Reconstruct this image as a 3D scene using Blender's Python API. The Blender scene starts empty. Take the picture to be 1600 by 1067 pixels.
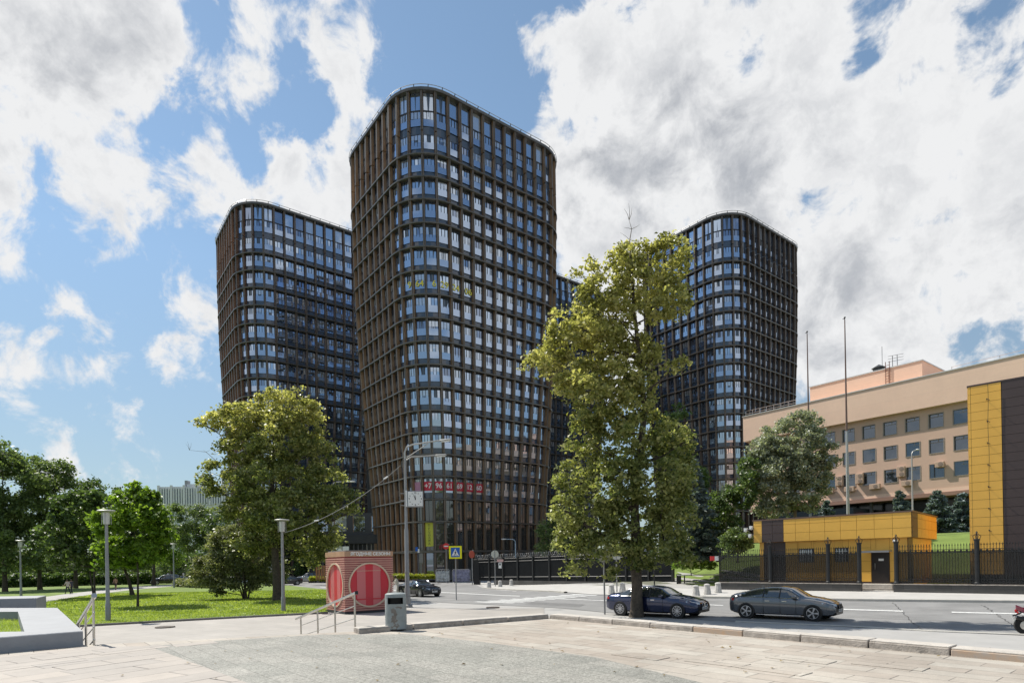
import bpy, math, random
import numpy as np
from mathutils import Vector, Matrix
random.seed(7); rng = np.random.default_rng(7)
R = math.radians
SC = bpy.context.scene; COL = SC.collection
# ------------------------------------------------------------------ camera
F = 940.0; CX = 800.0; CY = 880.0; CAMZ = 1.75; ROLL = R(1.0)
cam_d = bpy.data.cameras.new('camera'); cam = bpy.data.objects.new('camera', cam_d); COL.objects.link(cam)
cam.location = (0, 0, CAMZ); cam.rotation_euler = (R(90), ROLL, 0)
cam_d.sensor_width = 36; cam_d.lens = 36*F/1600; cam_d.shift_y = (CY-533.5)/1600
cam_d.clip_start = 0.1; cam_d.clip_end = 6000
SC.camera = cam
SC.view_settings.view_transform = 'Standard'; SC.view_settings.look = 'None'
SC.view_settings.exposure = 0.58; SC.view_settings.gamma = 1
cr, sr = math.cos(ROLL), math.sin(ROLL)
def UV(px, py): dx, dy = px-CX, py-CY; return dx*cr-dy*sr, dx*sr+dy*cr
def sky_dir(px, py):
    u, v = UV(px, py); return Vector((u/F, 1, -v/F)).normalized()
# ------------------------------------------------------------------ sun
sun_vec = Vector((-0.85, 0.53, 1.37)).normalized()
sd = bpy.data.lights.new('sun', 'SUN'); sd.energy = 4.1; sd.angle = R(0.6); sd.color = (1, .95, .86)
sun = bpy.data.objects.new('sun', sd); COL.objects.link(sun)
sun.rotation_euler = sun_vec.to_track_quat('Z', 'Y').to_euler(); sun.location = (-60, 30, 90)
# ------------------------------------------------------------------ world: sky texture and clouds by direction
W = bpy.data.worlds.new('World'); SC.world = W; W.use_nodes = True
def build_world():
    nt = W.node_tree; N = nt.nodes; L = nt.links; N.clear()
    out = N.new('ShaderNodeOutputWorld'); bg = N.new('ShaderNodeBackground')
    sky = N.new('ShaderNodeTexSky'); sky.sky_type = 'NISHITA'; sky.sun_disc = False
    sky.sun_elevation = math.asin(sun_vec.z); sky.sun_rotation = math.atan2(sun_vec.x, sun_vec.y)
    sky.air_density = 1.0; sky.dust_density = .1; sky.ozone_density = 1.3
    tc = N.new('ShaderNodeTexCoord'); D = tc.outputs['Generated']
    def m(op, a, b=None, c=None, clamp=False):
        n = N.new('ShaderNodeMath'); n.operation = op; n.use_clamp = clamp
        for i, x in enumerate((a, b, c)):
            if x is None: continue
            if isinstance(x, (int, float)): n.inputs[i].default_value = x
            else: L.new(x, n.inputs[i])
        return n.outputs[0]
    def vm(op, a, b):
        n = N.new('ShaderNodeVectorMath'); n.operation = op
        for i, x in enumerate((a, b)):
            if isinstance(x, (tuple, Vector)): n.inputs[i].default_value = tuple(x)
            else: L.new(x, n.inputs[i])
        return n
    def noise(sc, det, rough, vec=D, dist=0):
        n = N.new('ShaderNodeTexNoise'); n.inputs['Scale'].default_value = sc; n.inputs['Detail'].default_value = det
        n.inputs['Roughness'].default_value = rough; n.inputs['Distortion'].default_value = dist; L.new(vec, n.inputs['Vector']); return n
    warp = noise(6, 6, .62)
    w1 = vm('SUBTRACT', warp.outputs['Color'], (.5, .5, .5))
    sc_ = N.new('ShaderNodeVectorMath'); sc_.operation = 'SCALE'; L.new(w1.outputs[0], sc_.inputs[0]); sc_.inputs['Scale'].default_value = .17
    Dw = vm('ADD', D, sc_.outputs[0]).outputs[0]
    def blob(px, py, r):
        c = sky_dir(px, py); e1 = (sky_dir(px+r, py)-c).length; e2 = (sky_dir(px, py-r)-c).length
        d = vm('DISTANCE', Dw, c).outputs['Value']
        return m('MULTIPLY_ADD', d, -1.0, (e1+e2)/2)
    def union(bl):
        cur = None
        for b in bl:
            v = blob(*b); cur = v if cur is None else m('SMOOTH_MAX', cur, v, .03)
        return cur
    POS = [(40,40,170),(90,170,140),(180,60,160),(60,262,52),(190,225,72),(290,240,70),(400,50,110),(520,60,80),(600,40,40),(345,300,50),(390,335,50),(250,110,90),(330,120,60),
           (460,270,62),(540,260,60),(520,320,60),(560,140,22),(640,120,20),(590,205,25),(730,150,22),(755,160,16),(20,572,24),(298,515,26),(190,655,14),(150,555,10),(110,728,30),
           (940,90,120),(1080,60,170),(1280,60,150),(1430,60,110),(1500,150,120),(1580,260,170),(1400,260,170),(1180,240,180),(1000,260,150),(900,230,70),(870,330,60),
           (950,400,110),(1150,430,150),(1350,450,150),(1550,460,120),(1300,560,70),(1420,540,60),(1600,350,150),(1000,330,120),(-150,200,180),(1000,480,120),(1130,560,110),(1250,520,110),(1450,600,50),(560,330,60),(1400,560,90),(1600,560,70),(1450,360,110),(940,340,90),(1750,200,260),(1700,500,120)]
    NEG = [(700,60,95),(790,90,62),(860,10,30),(480,185,36),(455,110,12),(300,10,14),(225,185,20),(280,190,22),(395,190,16),(1555,35,36),(1510,60,14),(1345,60,26),(1438,95,16),(1130,95,11),(1530,560,24),(1600,565,24),(620,90,18),(360,255,20),(700,180,14),(1365,45,14)]
    pos = union(POS); neg = union(NEG)
    shape = m('SUBTRACT', m('ADD', pos, .028), m('MULTIPLY', m('MAXIMUM', m('ADD', neg, .03), 0), 1.7))
    # generic clouds for the part of the sky behind the camera
    gen = noise(2.1, 4, .55); sep = N.new('ShaderNodeSeparateXYZ'); L.new(D, sep.inputs[0])
    back = m('MULTIPLY_ADD', gen.outputs['Fac'], .9, -.50)
    fr = m('MULTIPLY', m('SUBTRACT', .52, sep.outputs['Y']), 8, clamp=True)
    shape = m('ADD', m('MULTIPLY', shape, m('SUBTRACT', 1, fr)), m('MULTIPLY', back, fr))
    fine = noise(13, 9, .62, D, .3)
    dens = m('MULTIPLY_ADD', m('SUBTRACT', fine.outputs['Fac'], .5), .34, shape)
    cov = N.new('ShaderNodeMapRange'); cov.interpolation_type = 'SMOOTHSTEP'
    L.new(dens, cov.inputs['Value']); cov.inputs['From Min'].default_value = -.012; cov.inputs['From Max'].default_value = .045
    deep = N.new('ShaderNodeMapRange'); deep.interpolation_type = 'SMOOTHSTEP'; L.new(dens, deep.inputs['Value'])
    deep.inputs['From Min'].default_value = .04; deep.inputs['From Max'].default_value = .16
    sn = noise(2.6, 8, .6, Dw, .2)
    sn2 = m('MULTIPLY', m('SUBTRACT', sn.outputs['Fac'], .36), 4.0, clamp=True)
    dk_ = union([(950,285,75),(1060,310,95),(1190,270,80),(1130,210,50),(1350,440,100),(1480,400,80),(1260,520,55),(1180,380,60),(90,140,95),(170,60,50),(40,250,30),(1420,540,60),(1560,520,40),(330,240,20),(700,-80,60)])
    dkm = N.new('ShaderNodeMapRange'); dkm.interpolation_type = 'SMOOTHSTEP'; L.new(m('MULTIPLY_ADD', m('SUBTRACT', sn.outputs['Fac'], .5), .28, dk_), dkm.inputs['Value']); dkm.inputs['From Min'].default_value = -.14; dkm.inputs['From Max'].default_value = .10
    shade = m('MULTIPLY', deep.outputs[0], m('ADD', m('MULTIPLY_ADD', sn2, .30, .12), m('MULTIPLY', dkm.outputs[0], .8), clamp=True))
    fl = noise(22, 6, .6, Dw)
    shade = m('ADD', shade, m('MULTIPLY', m('SUBTRACT', fl.outputs['Fac'], .5), .9), clamp=True)
    cm = N.new('ShaderNodeMix'); cm.data_type = 'RGBA'; L.new(shade, cm.inputs[0])
    cm.inputs[6].default_value = (3.85, 3.88, 3.92, 1); cm.inputs[7].default_value = (2.0, 2.1, 2.28, 1)
    mx = N.new('ShaderNodeMix'); mx.data_type = 'RGBA'
    hor = N.new('ShaderNodeMapRange'); L.new(sep.outputs['Z'], hor.inputs['Value']); hor.inputs['From Min'].default_value = .0; hor.inputs['From Max'].default_value = .09
    L.new(m('MULTIPLY', cov.outputs[0], hor.outputs[0]), mx.inputs[0]); 
    tint = N.new('ShaderNodeMix'); tint.data_type = 'RGBA'; tint.blend_type = 'MULTIPLY'; tint.inputs[0].default_value = 1
    L.new(sky.outputs[0], tint.inputs[6]); tint.inputs[7].default_value = (.78, .82, .76, 1)
    hz = N.new('ShaderNodeMapRange'); L.new(sep.outputs['Z'], hz.inputs['Value']); hz.inputs['From Min'].default_value = -.02; hz.inputs['From Max'].default_value = .42; hz.inputs['To Min'].default_value = .45; hz.inputs['To Max'].default_value = .86
    hzs = N.new('ShaderNodeVectorMath'); hzs.operation = 'SCALE'; L.new(tint.outputs[2], hzs.inputs[0]); L.new(hz.outputs[0], hzs.inputs['Scale'])
    pale = N.new('ShaderNodeMix'); pale.data_type = 'RGBA'; pf = N.new('ShaderNodeMapRange'); L.new(sep.outputs['Z'], pf.inputs['Value']); pf.inputs['From Min'].default_value = 0; pf.inputs['From Max'].default_value = .5; pf.inputs['To Min'].default_value = .55; pf.inputs['To Max'].default_value = .10
    L.new(pf.outputs[0], pale.inputs[0]); L.new(hzs.outputs[0], pale.inputs[6]); pale.inputs[7].default_value = (1.85, 2.25, 2.75, 1); L.new(pale.outputs[2], mx.inputs[6]); L.new(cm.outputs[2], mx.inputs[7])
    L.new(mx.outputs[2], bg.inputs['Color']); bg.inputs['Strength'].default_value = .15
    L.new(bg.outputs[0], out.inputs[0])
build_world()
W.cycles.sampling_method = 'MANUAL'; W.cycles.sample_map_resolution = 512
# ------------------------------------------------------------------ terrain height
def sst(a, b, x):
    t = min(1, max(0, (x-a)/(b-a))); return t*t*(3-2*t)
def g(x, y):
    w = .69*x+.72*y; fd = sst(-2, 14, x)
    z = -.95 + fd*(.035*max(0, min(w, 46)-29) + 4.2*sst(50, 68, w)*sst(8, 16, x))
    return z
def P(px, py, z):
    u, v = UV(px, py); D = (CAMZ-z)*F/max(v, 3.2); return Vector((u*D/F, D, z))
def PG(px, py, dz=0.0):
    z = -.95
    for _ in range(25):
        p = P(px, py, z+dz); z = g(p.x, p.y)
    return Vector((p.x, p.y, z+dz))
def PD(px, py, D):
    u, v = UV(px, py); return Vector((u*D/F, D, CAMZ-v*D/F))
G = R(37.3); PV = R(-44)
GA = Vector((-math.sin(G), math.cos(G), 0)); GB = Vector((math.cos(G), math.sin(G), 0))
# ------------------------------------------------------------------ materials
MATS = {}
def mat(name, col, rough=.6, metal=0, spec=.5, var=0, vscale=3, bump=0, bscale=20, emit=0, coat=0, vcol=None):
    if name in MATS: return MATS[name]
    m = bpy.data.materials.new(name); m.use_nodes = True; nt = m.node_tree; b = nt.nodes['Principled BSDF']
    b.inputs['Base Color'].default_value = (*col, 1); b.inputs['Roughness'].default_value = rough
    b.inputs['Metallic'].default_value = metal; b.inputs['Specular IOR Level'].default_value = spec
    b.inputs['Coat Weight'].default_value = coat; b.inputs['Coat Roughness'].default_value = .04
    if emit: b.inputs['Emission Color'].default_value = (*col, 1); b.inputs['Emission Strength'].default_value = emit
    if var or bump:
        tc = nt.nodes.new('ShaderNodeTexCoord')
    if var:
        n = nt.nodes.new('ShaderNodeTexNoise'); n.inputs['Scale'].default_value = vscale; n.inputs['Detail'].default_value = 6; n.inputs['Roughness'].default_value = .65
        nt.links.new(tc.outputs['Object'], n.inputs['Vector'])
        mr = nt.nodes.new('ShaderNodeMapRange'); mr.inputs[1].default_value = .3; mr.inputs[2].default_value = .7
        nt.links.new(n.outputs['Fac'], mr.inputs[0])
        mx = nt.nodes.new('ShaderNodeMix'); mx.data_type = 'RGBA'; nt.links.new(mr.outputs[0], mx.inputs[0])
        c2 = vcol or tuple(c*(1-var) for c in col)
        mx.inputs[6].default_value = (*c2, 1); mx.inputs[7].default_value = (*[min(1, c*(1+var*.6)) for c in col], 1)
        nt.links.new(mx.outputs[2], b.inputs['Base Color'])
    if bump:
        n2 = nt.nodes.new('ShaderNodeTexNoise'); n2.inputs['Scale'].default_value = bscale; n2.inputs['Detail'].default_value = 5
        nt.links.new(tc.outputs['Object'], n2.inputs['Vector'])
        bp = nt.nodes.new('ShaderNodeBump'); bp.inputs['Strength'].default_value = bump; bp.inputs['Distance'].default_value = .03
        nt.links.new(n2.outputs['Fac'], bp.inputs['Height']); nt.links.new(bp.outputs[0], b.inputs['Normal'])
    MATS[name] = m; return m
def paving(name, c1, c2, mortar, bw, bh, rot, off=.5, msize=.008, stain=.25, speck=0, loc=(0, 0, 0), panel=None, crack=None):
    m = bpy.data.materials.new(name); m.use_nodes = True; nt = m.node_tree; N = nt.nodes; L = nt.links; b = N['Principled BSDF']
    tc = N.new('ShaderNodeTexCoord'); mp = N.new('ShaderNodeMapping'); mp.inputs['Rotation'].default_value = (rot if isinstance(rot, tuple) else (0, 0, rot)); mp.inputs['Location'].default_value = loc
    L.new(tc.outputs['Object'], mp.inputs[0])
    br = N.new('ShaderNodeTexBrick'); L.new(mp.outputs[0], br.inputs['Vector']); br.offset = off; br.squash = 1
    br.inputs['Color1'].default_value = (*c1, 1); br.inputs['Color2'].default_value = (*c2, 1); br.inputs['Mortar'].default_value = (*mortar, 1)
    br.inputs['Scale'].default_value = 1; br.inputs['Mortar Size'].default_value = msize; br.inputs['Mortar Smooth'].default_value = .3
    br.inputs['Brick Width'].default_value = bw; br.inputs['Row Height'].default_value = bh; br.inputs['Bias'].default_value = 0
    if crack:
        # joints open unevenly: the joint width follows a slow noise
        nj = N.new('ShaderNodeTexNoise'); nj.inputs['Scale'].default_value = .9; nj.inputs['Detail'].default_value = 3; L.new(tc.outputs['Object'], nj.inputs[0])
        mj = N.new('ShaderNodeMapRange'); mj.inputs[1].default_value = .4; mj.inputs[2].default_value = .75; mj.inputs[3].default_value = msize*.35; mj.inputs[4].default_value = msize*crack
        L.new(nj.outputs[0], mj.inputs[0]); L.new(mj.outputs[0], br.inputs['Mortar Size'])
    col = br.outputs['Color']
    for s, amp, det in ((.35, stain, 4), (2.7, stain*.6, 8), (16, speck*.8, 3), (55, speck, 2)):
        if not amp: continue
        n = N.new('ShaderNodeTexNoise'); n.inputs['Scale'].default_value = s; n.inputs['Detail'].default_value = det; n.inputs['Roughness'].default_value = .7; L.new(tc.outputs['Object'], n.inputs[0])
        r = N.new('ShaderNodeMapRange'); r.inputs[1].default_value = .3; r.inputs[2].default_value = .7; r.inputs[3].default_value = 1-amp; r.inputs[4].default_value = 1+amp*.6; L.new(n.outputs['Fac'], r.inputs[0])
        x = N.new('ShaderNodeVectorMath'); x.operation = 'SCALE'; L.new(col, x.inputs[0]); L.new(r.outputs[0], x.inputs['Scale']); col = x.outputs[0]
    L.new(col, b.inputs['Base Color']); b.inputs['Roughness'].default_value = .75 if not panel else panel
    bp = N.new('ShaderNodeBump'); bp.inputs['Strength'].default_value = .5; bp.inputs['Distance'].default_value = .01; bp.invert = True
    L.new(br.outputs['Fac'], bp.inputs['Height']); L.new(bp.outputs[0], b.inputs['Normal'])
    MATS[name] = m; return m
def leafmat(name, c_dark, c_mid, c_light, trans=.35):
    m = bpy.data.materials.new(name); m.use_nodes = True; nt = m.node_tree; N = nt.nodes; L = nt.links; b = N['Principled BSDF']
    geo = N.new('ShaderNodeNewGeometry'); tc = N.new('ShaderNodeTexCoord')
    n = N.new('ShaderNodeTexNoise'); n.inputs['Scale'].default_value = .55; n.inputs['Detail'].default_value = 3; L.new(tc.outputs['Object'], n.inputs[0])
    a = N.new('ShaderNodeMath'); a.operation = 'MULTIPLY_ADD'; L.new(n.outputs['Fac'], a.inputs[0]); a.inputs[1].default_value = 1.5; a.inputs[2].default_value = -.6
    a2 = N.new('ShaderNodeMath'); a2.operation = 'MULTIPLY_ADD'; L.new(geo.outputs['Random Per Island'], a2.inputs[0]); a2.inputs[1].default_value = .75; L.new(a.outputs[0], a2.inputs[2])
    cr_ = N.new('ShaderNodeValToRGB'); L.new(a2.outputs[0], cr_.inputs[0])
    e = cr_.color_ramp.elements; e[0].position = .15; e[0].color = (*c_dark, 1); e[1].position = .9; e[1].color = (*c_light, 1)
    k = e.new(.5); k.color = (*c_mid, 1)
    L.new(cr_.outputs[0], b.inputs['Base Color']); b.inputs['Roughness'].default_value = .43; b.inputs['Specular IOR Level'].default_value = .5
    tr = N.new('ShaderNodeBsdfTranslucent'); ms = N.new('ShaderNodeMixShader'); ms.inputs[0].default_value = trans
    g2 = N.new('ShaderNodeMix'); g2.data_type = 'RGBA'; g2.blend_type = 'MULTIPLY'; g2.inputs[0].default_value = 1; L.new(cr_.outputs[0], g2.inputs[6]); g2.inputs[7].default_value = (1.4, 1.45, .8, 1)
    L.new(g2.outputs[2], tr.inputs['Color']); L.new(b.outputs[0], ms.inputs[1]); L.new(tr.outputs[0], ms.inputs[2])
    L.new(ms.outputs[0], N['Material Output'].inputs[0]); MATS[name] = m; return m
def glassmat(name, tint, dark, refl=.5, rough=.02):
    # facade glazing: mirror-like coat over a dim interior
    m = bpy.data.materials.new(name); m.use_nodes = True; nt = m.node_tree; N = nt.nodes; L = nt.links; b = N['Principled BSDF']
    b.inputs['Base Color'].default_value = (*dark, 1); b.inputs['Roughness'].default_value = .35
    gl = N.new('ShaderNodeBsdfGlossy'); gl.inputs['Color'].default_value = (*tint, 1); gl.inputs['Roughness'].default_value = rough
    fr = N.new('ShaderNodeFresnel'); fr.inputs[0].default_value = 1.5
    mm = N.new('ShaderNodeMath'); mm.operation = 'MAXIMUM'; L.new(fr.outputs[0], mm.inputs[0]); mm.inputs[1].default_value = refl
    ms = N.new('ShaderNodeMixShader'); L.new(mm.outputs[0], ms.inputs[0]); L.new(b.outputs[0], ms.inputs[1]); L.new(gl.outputs[0], ms.inputs[2])
    L.new(ms.outputs[0], N['Material Output'].inputs[0]); MATS[name] = m; return m
# ------------------------------------------------------------------ object helpers
def tag(o, label=None, cat=None, group=None, kind=None):
    if label: o['label'] = label
    if cat: o['category'] = cat
    if group: o['group'] = group
    if kind: o['kind'] = kind
    return o
def thing(name, label, cat, loc=(0, 0, 0), rotz=0, group=None):
    o = bpy.data.objects.new(name, None); COL.objects.link(o); o.location = loc; o.rotation_euler = (0, 0, rotz); o.empty_display_size = .3
    return tag(o, label, cat, group)
class MB:
    def __init__(s): s.v = []; s.f = []; s.m = []; s.mats = []
    def mi(s, m):
        if m not in s.mats: s.mats.append(m)
        return s.mats.index(m)
    def face(s, pts, m):
        i = len(s.v); s.v += [tuple(p) for p in pts]; s.f.append(tuple(range(i, i+len(pts)))); s.m.append(s.mi(m))
    def grid(s, rows, m, close=False, cap=False):
        i0 = len(s.v); n = len(rows[0]); k = s.mi(m)
        for r in rows: s.v += [tuple(p) for p in r]
        for a in range(len(rows)-1):
            for b in range(n if close else n-1):
                c = (b+1) % n; s.f.append((i0+a*n+b, i0+a*n+c, i0+(a+1)*n+c, i0+(a+1)*n+b)); s.m.append(k)
        if cap:
            s.f.append(tuple(i0+b for b in range(n))[::-1]); s.f.append(tuple(i0+(len(rows)-1)*n+b for b in range(n))); s.m += [k, k]
    def box(s, lo, hi, m, M=None, bev=0):
        x0, y0, z0 = lo; x1, y1, z1 = hi
        if bev:
            b = bev; base = [(x0+b, y0), (x1-b, y0), (x1, y0+b), (x1, y1-b), (x1-b, y1), (x0+b, y1), (x0, y1-b), (x0, y0+b)]
            cx, cy = (x0+x1)/2, (y0+y1)/2
            def sh(z, k): return [(x+(b*k if x < cx else -b*k), y+(b*k if y < cy else -b*k), z) for x, y in base]
            rows = [sh(z0, 1), sh(z0+b, 0), sh(z1-b, 0), sh(z1, 1)]
            if M is not None: rows = [[M @ Vector(p) for p in r] for r in rows]
            s.grid(rows, m, True, True); return
        c = [Vector((x, y, z)) for z in (z0, z1) for x, y in ((x0, y0), (x1, y0), (x1, y1), (x0, y1))]
        if M is not None: c = [M @ p for p in c]
        i = len(s.v); s.v += [tuple(p) for p in c]; k = s.mi(m)
        for q in ((3, 2, 1, 0), (4, 5, 6, 7), (0, 1, 5, 4), (1, 2, 6, 5), (2, 3, 7, 6), (3, 0, 4, 7)):
            s.f.append(tuple(i+a for a in q)); s.m.append(k)
    def tube(s, pts, rad, m, n=8, cap=True):
        pts = [Vector(p) for p in pts]; rows = []
        if not isinstance(rad, (list, tuple)): rad = [rad]*len(pts)
        ref = None
        for i, p in enumerate(pts):
            d = (pts[min(i+1, len(pts)-1)]-pts[max(i-1, 0)]).normalized()
            if ref is None: ref = Vector((0, 0, 1)) if abs(d.z) < .9 else Vector((1, 0, 0))
            a = d.cross(ref).normalized(); b = a.cross(d).normalized(); ref = b
            rows.append([p+(a*math.cos(t)+b*math.sin(t))*rad[i] for t in (2*math.pi*k/n for k in range(n))])
        s.grid(rows, m, True, cap)
    def lathe(s, prof, m, n=16, c=(0, 0), axis='z', M=None):
        rows = []
        for r, z in prof:
            row = [Vector((c[0]+r*math.cos(t), c[1]+r*math.sin(t), z)) for t in (2*math.pi*k/n for k in range(n))]
            if M is not None: row = [M @ p for p in row]
            rows.append(row)
        s.grid(rows, m, True, True)
    def add(s, v, f, m):
        i = len(s.v); s.v += [tuple(p) for p in v]; k = s.mi(m)
        for q in f: s.f.append(tuple(i+a for a in q)); s.m.append(k)
    def ball(s, c, r, m, n=10, M=None):
        prof = [(r*math.sin(math.pi*k/8)+1e-4, c[2]-r*math.cos(math.pi*k/8)) for k in range(9)]; s.lathe(prof, m, n, (c[0], c[1]), M=M)
    def build(s, name, parent=None, smooth=False, loc=None):
        me = bpy.data.meshes.new(name); me.from_pydata(s.v, [], s.f)
        for m in s.mats: me.materials.append(m)
        me.polygons.foreach_set('material_index', s.m)
        if smooth:
            me.polygons.foreach_set('use_smooth', [True]*len(s.f)); me.update(); me.set_sharp_from_angle(angle=R(40))
        me.update(); o = bpy.data.objects.new(name, me); COL.objects.link(o)
        if parent is not None: o.parent = parent
        if loc is not None: o.location = loc
        return o
def copy_tree(o, parent=None, **kw):
    c = o.copy(); COL.objects.link(c); c.parent = parent
    for ch in o.children: copy_tree(ch, c)
    return c
def fastmesh(name, V, n_per, mats, midx=None, parent=None):
    """V (N*n_per, 3): N separate polygons of n_per corners"""
    V = np.asarray(V, dtype=np.float32); nv = len(V); nf = nv//n_per
    me = bpy.data.meshes.new(name); me.vertices.add(nv); me.vertices.foreach_set('co', V.ravel())
    me.loops.add(nv); me.loops.foreach_set('vertex_index', np.arange(nv, dtype=np.int32))
    me.polygons.add(nf); me.polygons.foreach_set('loop_start', np.arange(0, nv, n_per, dtype=np.int32))
    if midx is not None: me.polygons.foreach_set('material_index', np.asarray(midx, dtype=np.int32))
    for m in mats: me.materials.append(m)
    me.update(calc_edges=True); o = bpy.data.objects.new(name, me); COL.objects.link(o)
    if parent is not None: o.parent = parent
    return o
def text(name, body, size, m, parent, M, ext=.01, ax='CENTER', ay='CENTER', sx=1, wt=0):
    c = bpy.data.curves.new(name, 'FONT'); c.body = body; c.size = size; c.extrude = ext; c.align_x = ax; c.align_y = ay; c.offset = wt; c.resolution_u = 3
    o = bpy.data.objects.new(name+'_tmp', c); COL.objects.link(o)
    dg = bpy.context.evaluated_depsgraph_get(); me = bpy.data.meshes.new_from_object(o.evaluated_get(dg)); bpy.data.objects.remove(o); bpy.data.curves.remove(c)
    me.transform(M @ Matrix.Diagonal((sx, 1, 1, 1))); me.materials.clear(); me.materials.append(m)
    o = bpy.data.objects.new(name, me); COL.objects.link(o)
    if parent is not None: o.parent = parent
    return o
def frame(o, xa, ya):
    """matrix whose local x,y axes are xa,ya at origin o (for text or flat marks)"""
    xa = Vector(xa).normalized(); ya = Vector(ya).normalized(); za = xa.cross(ya)
    M = Matrix((xa, ya, za)).transposed().to_4x4(); M.translation = Vector(o); return M
def stand(ang=0.0):   # upright frame at angle about z
    return lambda o: frame(o, (math.cos(ang), math.sin(ang), 0), (0, 0, 1))
# ------------------------------------------------------------------ materials used
asphalt = mat('asphalt', (.235, .232, .228), .85, var=.24, vscale=.45, bump=.25, bscale=60)
walkway = paving('walkway', (.36, .335, .305), (.40, .37, .335), (.27, .25, .23), 1.6, .8, R(37), .5, .006, .12, .05)
sidewalk_m = mat('sidewalk_asphalt', (.37, .36, .345), .85, var=.10, vscale=.8, bump=.2, bscale=70)
slab_m = paving('granite_slabs', (.39, .335, .28), (.47, .43, .37), (.17, .15, .13), 1.05, .42, R(50), .43, .010, .2, .10, crack=2.2)
slab2_m = paving('granite_slabs_large', (.37, .335, .30), (.44, .39, .34), (.10, .09, .08), 1.5, .62, R(-57), .4, .010, .15, .06, crack=2.2)
crumb_m = paving('granite_crumb', (.31, .305, .27), (.375, .36, .32), (.20, .195, .17), .9, .45, R(50), .5, .007, .2, .5)
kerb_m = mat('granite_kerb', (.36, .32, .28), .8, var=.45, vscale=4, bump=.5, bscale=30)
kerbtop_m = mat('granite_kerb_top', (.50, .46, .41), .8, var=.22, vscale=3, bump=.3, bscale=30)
curb_m = mat('concrete_kerb', (.44, .42, .38), .8, var=.15, vscale=2)
darkcurb_m = mat('weathered_kerb', (.17, .16, .145), .9, var=.25, vscale=2)
white_m = mat('road_paint', (.60, .60, .585), .7, var=.3, vscale=5)
grass_m = mat('grass_ground', (.16, .225, .045), .95, var=.3, vscale=.6, bump=.6, bscale=25)
soil_m = mat('far_ground', (.16, .165, .12), .95, var=.3, vscale=.05)
steel = mat('brushed_steel', (.55, .53, .50), .28, 1, var=.15, vscale=8)
galv = mat('grey_pole_paint', (.29, .29, .29), .5, .3, var=.15, vscale=2)
lampm = mat('lamp_grey', (.40, .40, .385), .45, .3, var=.1)
blackp = mat('black_paint', (.012, .012, .013), .45, var=.3, vscale=4)
fence_m = mat('iron_fence_paint', (.02, .021, .023), .5, .2, var=.4, vscale=3)
whitep = mat('white_paint', (.75, .75, .73), .5)
redp = mat('red_paint', (.62, .03, .03), .45)
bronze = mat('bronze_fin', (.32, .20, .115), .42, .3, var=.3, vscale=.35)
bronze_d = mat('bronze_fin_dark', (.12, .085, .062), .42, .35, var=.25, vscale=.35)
band_m = mat('bronze_band', (.13, .12, .11), .32, .6, var=.2, vscale=.5)
span_m = mat('slate_spandrel', (.055, .080, .125), .12, 0, .9, var=.15, vscale=.3)
wframe = mat('window_frame_dark', (.02, .022, .026), .4)
g_ref = glassmat('glass_reflective', (.66, .80, 1.0), (.02, .03, .05), .62)
g_cur = glassmat('glass_over_curtain', (.70, .80, .95), (.36, .38, .42), .5)
g_drk = glassmat('glass_dark_room', (.55, .66, .88), (.008, .01, .014), .45)
g_rail = glassmat('glass_railing', (.62, .75, .96), (.04, .055, .085), .55, .04)
g_shop = glassmat('glass_shopfront', (.40, .42, .45), (.012, .013, .014), .3)
# ------------------------------------------------------------------ ground sheets
def terrain():
    xs = np.concatenate([np.array([-3000, -1200, -500, -250, -150]), np.arange(-100, 101, 2.5), np.array([150, 250, 500, 1200, 3000])])
    ys = np.concatenate([np.array([-400, -100, -30]), np.arange(-10, 131, 2.5), np.array([180, 300, 600, 1500, 4000])])
    b = MB(); b.grid([[(x, y, g(x, y)-.03) for x in xs] for y in ys], soil_m)
    tag(b.build('ground'), kind='structure')
terrain()
def sheet(name, far, near, m, dz, n=60, k=14, label=None, kind='structure', pix=True):
    """sheet between two polylines given as pixel positions of points on the ground"""
    def res(pl):
        pl = [PG(*p) if pix else Vector(p).to_3d() for p in pl]; L = [0]
        for a, b_ in zip(pl, pl[1:]): L.append(L[-1]+(b_-a).length)
        o = []
        for i in range(n+1):
            t = L[-1]*i/n; j = max(0, min(len(pl)-2, sum(1 for q in L[1:] if q < t)))
            f = 0 if L[j+1] == L[j] else (t-L[j])/(L[j+1]-L[j]); o.append(pl[j].lerp(pl[j+1], f))
        return o
    A_, B_ = res(far), res(near); b = MB(); rows = []
    for j in range(k+1):
        r = []
        for a, c in zip(A_, B_):
            p = c.lerp(a, j/k); r.append((p.x, p.y, g(p.x, p.y)+dz))
        rows.append(r)
    b.grid(rows, m); o = b.build(name); tag(o, kind=kind); return o
def strip_line(name, pl, w, h, m, dz=0, lab=None):
    """kerb: a bevelled bar following pixel points on the ground"""
    pts = []
    for a, b_ in zip(pl, pl[1:]):
        A_, B_ = PG(*a), PG(*b_); n = max(1, int((B_-A_).length/3))
        pts += [A_.lerp(B_, i/n) for i in range(n)]
    pts.append(PG(*pl[-1])); rows = []
    for i, p in enumerate(pts):
        d = (pts[min(i+1, len(pts)-1)]-pts[max(i-1, 0)]); d.z = 0; d.normalize(); s = Vector((-d.y, d.x, 0)); z = g(p.x, p.y)+dz
        q = Vector((p.x, p.y, z)); rows.append([q-s*w/2-Vector((0, 0, .1)), q-s*w/2+Vector((0, 0, h-.02)), q-s*(w/2-.02)+Vector((0, 0, h)), q+s*(w/2-.02)+Vector((0, 0, h)), q+s*w/2+Vector((0, 0, h-.02)), q+s*w/2-Vector((0, 0, .1))])
    b = MB(); b.grid(rows, m); o = b.build(name); tag(o, kind='structure'); return o
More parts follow.
